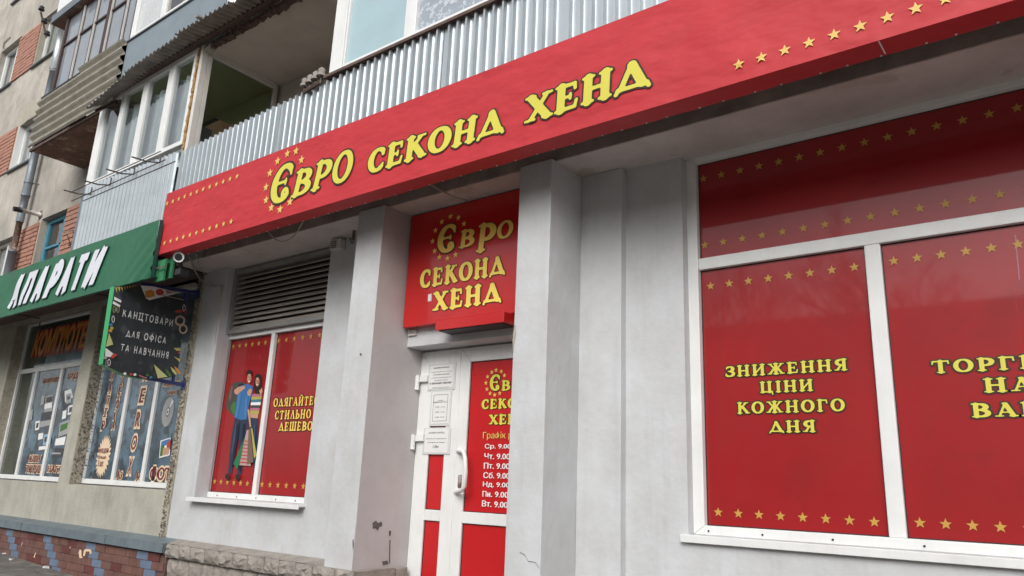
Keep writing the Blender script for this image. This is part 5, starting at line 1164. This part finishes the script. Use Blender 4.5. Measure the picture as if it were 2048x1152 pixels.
for k, r in (('greyp', .150), ('dgrey', .05), ('white', .035), ('dgrey', .018)):
    pr.mat(k); pr.face([(c0[0]+r*.85*math.cos(t), YG-lay3[0], c0[2]+r*1.15*math.sin(t)) for t in [2*math.pi*i/28 for i in range(28)]]); lay3[0] += .0006
pr.mat('white'); pr.face([(c0[0]+.02*.85, YG-lay3[0], c0[2]+.03), (c0[0]+.06, YG-lay3[0], c0[2]+.15), (c0[0]+.10, YG-lay3[0], c0[2]+.12)]); lay3[0] += .0006
for t0_ in ((925, 820, 985, 795), ): pass
wsh('white', [(925, 810), (985, 792), (978, 895), (916, 912)]); wsh('medblue', [(930, 815), (982, 798), (980, 830), (926, 845)]); wsh('leaf', [(926, 840), (948, 835), (942, 895), (920, 902)]); wsh('redp', [(962, 820), (984, 806), (980, 860), (958, 868)]); wsh('skin', [(940, 855), (975, 850), (972, 890), (935, 896)])
pr.build('printed_pictures', None, wb_)
my = ymap(YG-.002)
# narrow vertical sticker strip seen past the chalkboard, on the pane's right edge
st = MB(); pr = MB(); lay3[0] = .004
MB().box(-8.30, -8.06, YG-.005, YG-.003, 2.2, 3.5).build('poster_strip', 'sky', wb_)
btext(wb_, 'РУ', -8.29, -8.07, 2.52, 2.72, ymap(YG-.005), 'maroon', off=.02, ko='cream', offo=.05)

# ================================================================== LITTER, TREES ACROSS THE STREET
for i, (px_, py_, lb) in enumerate(((91, 1138, 'crumpled pale paper scrap on the dirt below the tiles'), (7, 1117, 'flat white litter scrap at the left edge of the pavement'), (22, 1126, 'small pale leaf lying by the tiled wall, leftmost of the two'))):
    x_, y_, z_ = PZ(px_, py_, gz(-9.5)+.02); b = MB(); b.box(x_-.03, x_+.03, y_-.02, y_+.02, gz(x_)+.001, gz(x_)+.02, jit=.01)
    o = b.build('litter', 'paper', None, origin=(x_, y_, gz(x_))); top(o, lb, 'litter')

def tree(x, y, h, seed, lbl):  # out-of-view street trees, added to give the window film something to reflect
    R_ = random.Random(seed); t = thing('bare_tree', lbl, 'tree', (x, y, .41), 'bare trees across the street'); tr = MB(); cr = MB()
    tr.tube([(x, y, .38), (x+R_.uniform(-.1, .1), y, h*.25), (x+R_.uniform(-.2, .2), y, h*.5)], [.16, .13, .10], 8)
    def br_(p, d, L, r, lv):
        if lv == 0 or r < .003: return
        e = p+d*L; m1 = (p+e)/2+np.array([R_.uniform(-.08, .08)*L for _ in range(3)])
        cr.tube([p, m1, e], [r, r*.85, r*.65], 4 if lv < 4 else 5, cap=False)
        for _ in range(3 if lv > 1 else 2):
            nd = d+np.array([R_.uniform(-.75, .75), R_.uniform(-.75, .75), R_.uniform(-.2, .6)]); nd /= np.linalg.norm(nd)
            br_(e if R_.random() < .7 else m1, nd, L*R_.uniform(.6, .82), r*.6, lv-1)
    for _ in range(6):
        d = np.array([R_.uniform(-.7, .7), R_.uniform(-.7, .7), R_.uniform(.5, 1)]); br_(np.array([x, y, h*R_.uniform(.28, .5)]), d/np.linalg.norm(d), h*.17, .06, 6)
    tr.build('trunk', 'bark', t, smooth=True); cr.build('crown', 'bark', t)
tree(-3.6, -14, 9, 1, 'bare street tree across the road, seen only as reflections, right one'); tree(-8.6, -15, 10, 2, 'bare street tree across the road, seen only as reflections, middle one'); tree(-14, -14, 9, 3, 'bare street tree across the road, seen only as reflections, left one')

ob = thing('added_far_block', 'long pale apartment block added across the street, out of view, for the window film to reflect', 'building', (-8, -32, .41))  # out-of-view block added to shape the reflections in the red window film
hol = []
for r_ in range(4):
    for c_ in range(22): x = -46+c_*3.6; hol.append((x, x+1.5, 1.6+r_*2.4, 2.9+r_*2.4))
b = wall(MB(), -48, 34, .3, 10.4, -32, -.2, hol); b.face([(-48, -32, 10.4), (34, -32, 10.4), (34, -44, 10.9), (-48, -44, 10.9)]); b.face([(-48, -32, .3), (-48, -44, .3), (-48, -44, 10.9), (-48, -32, 10.4)]); b.face([(34, -32, .3), (34, -44, .3), (34, -44, 10.9), (34, -32, 10.4)])
b.build('wall', 'plaster', ob)
for a, b_, c, d in hol: MB().face([(a, -32.18, c), (b_, -32.18, c), (b_, -32.18, d), (a, -32.18, d)]).build('window', 'skyfilm', ob)

for o in list(bpy.data.objects):
    if '_w' in o: del o['_w']
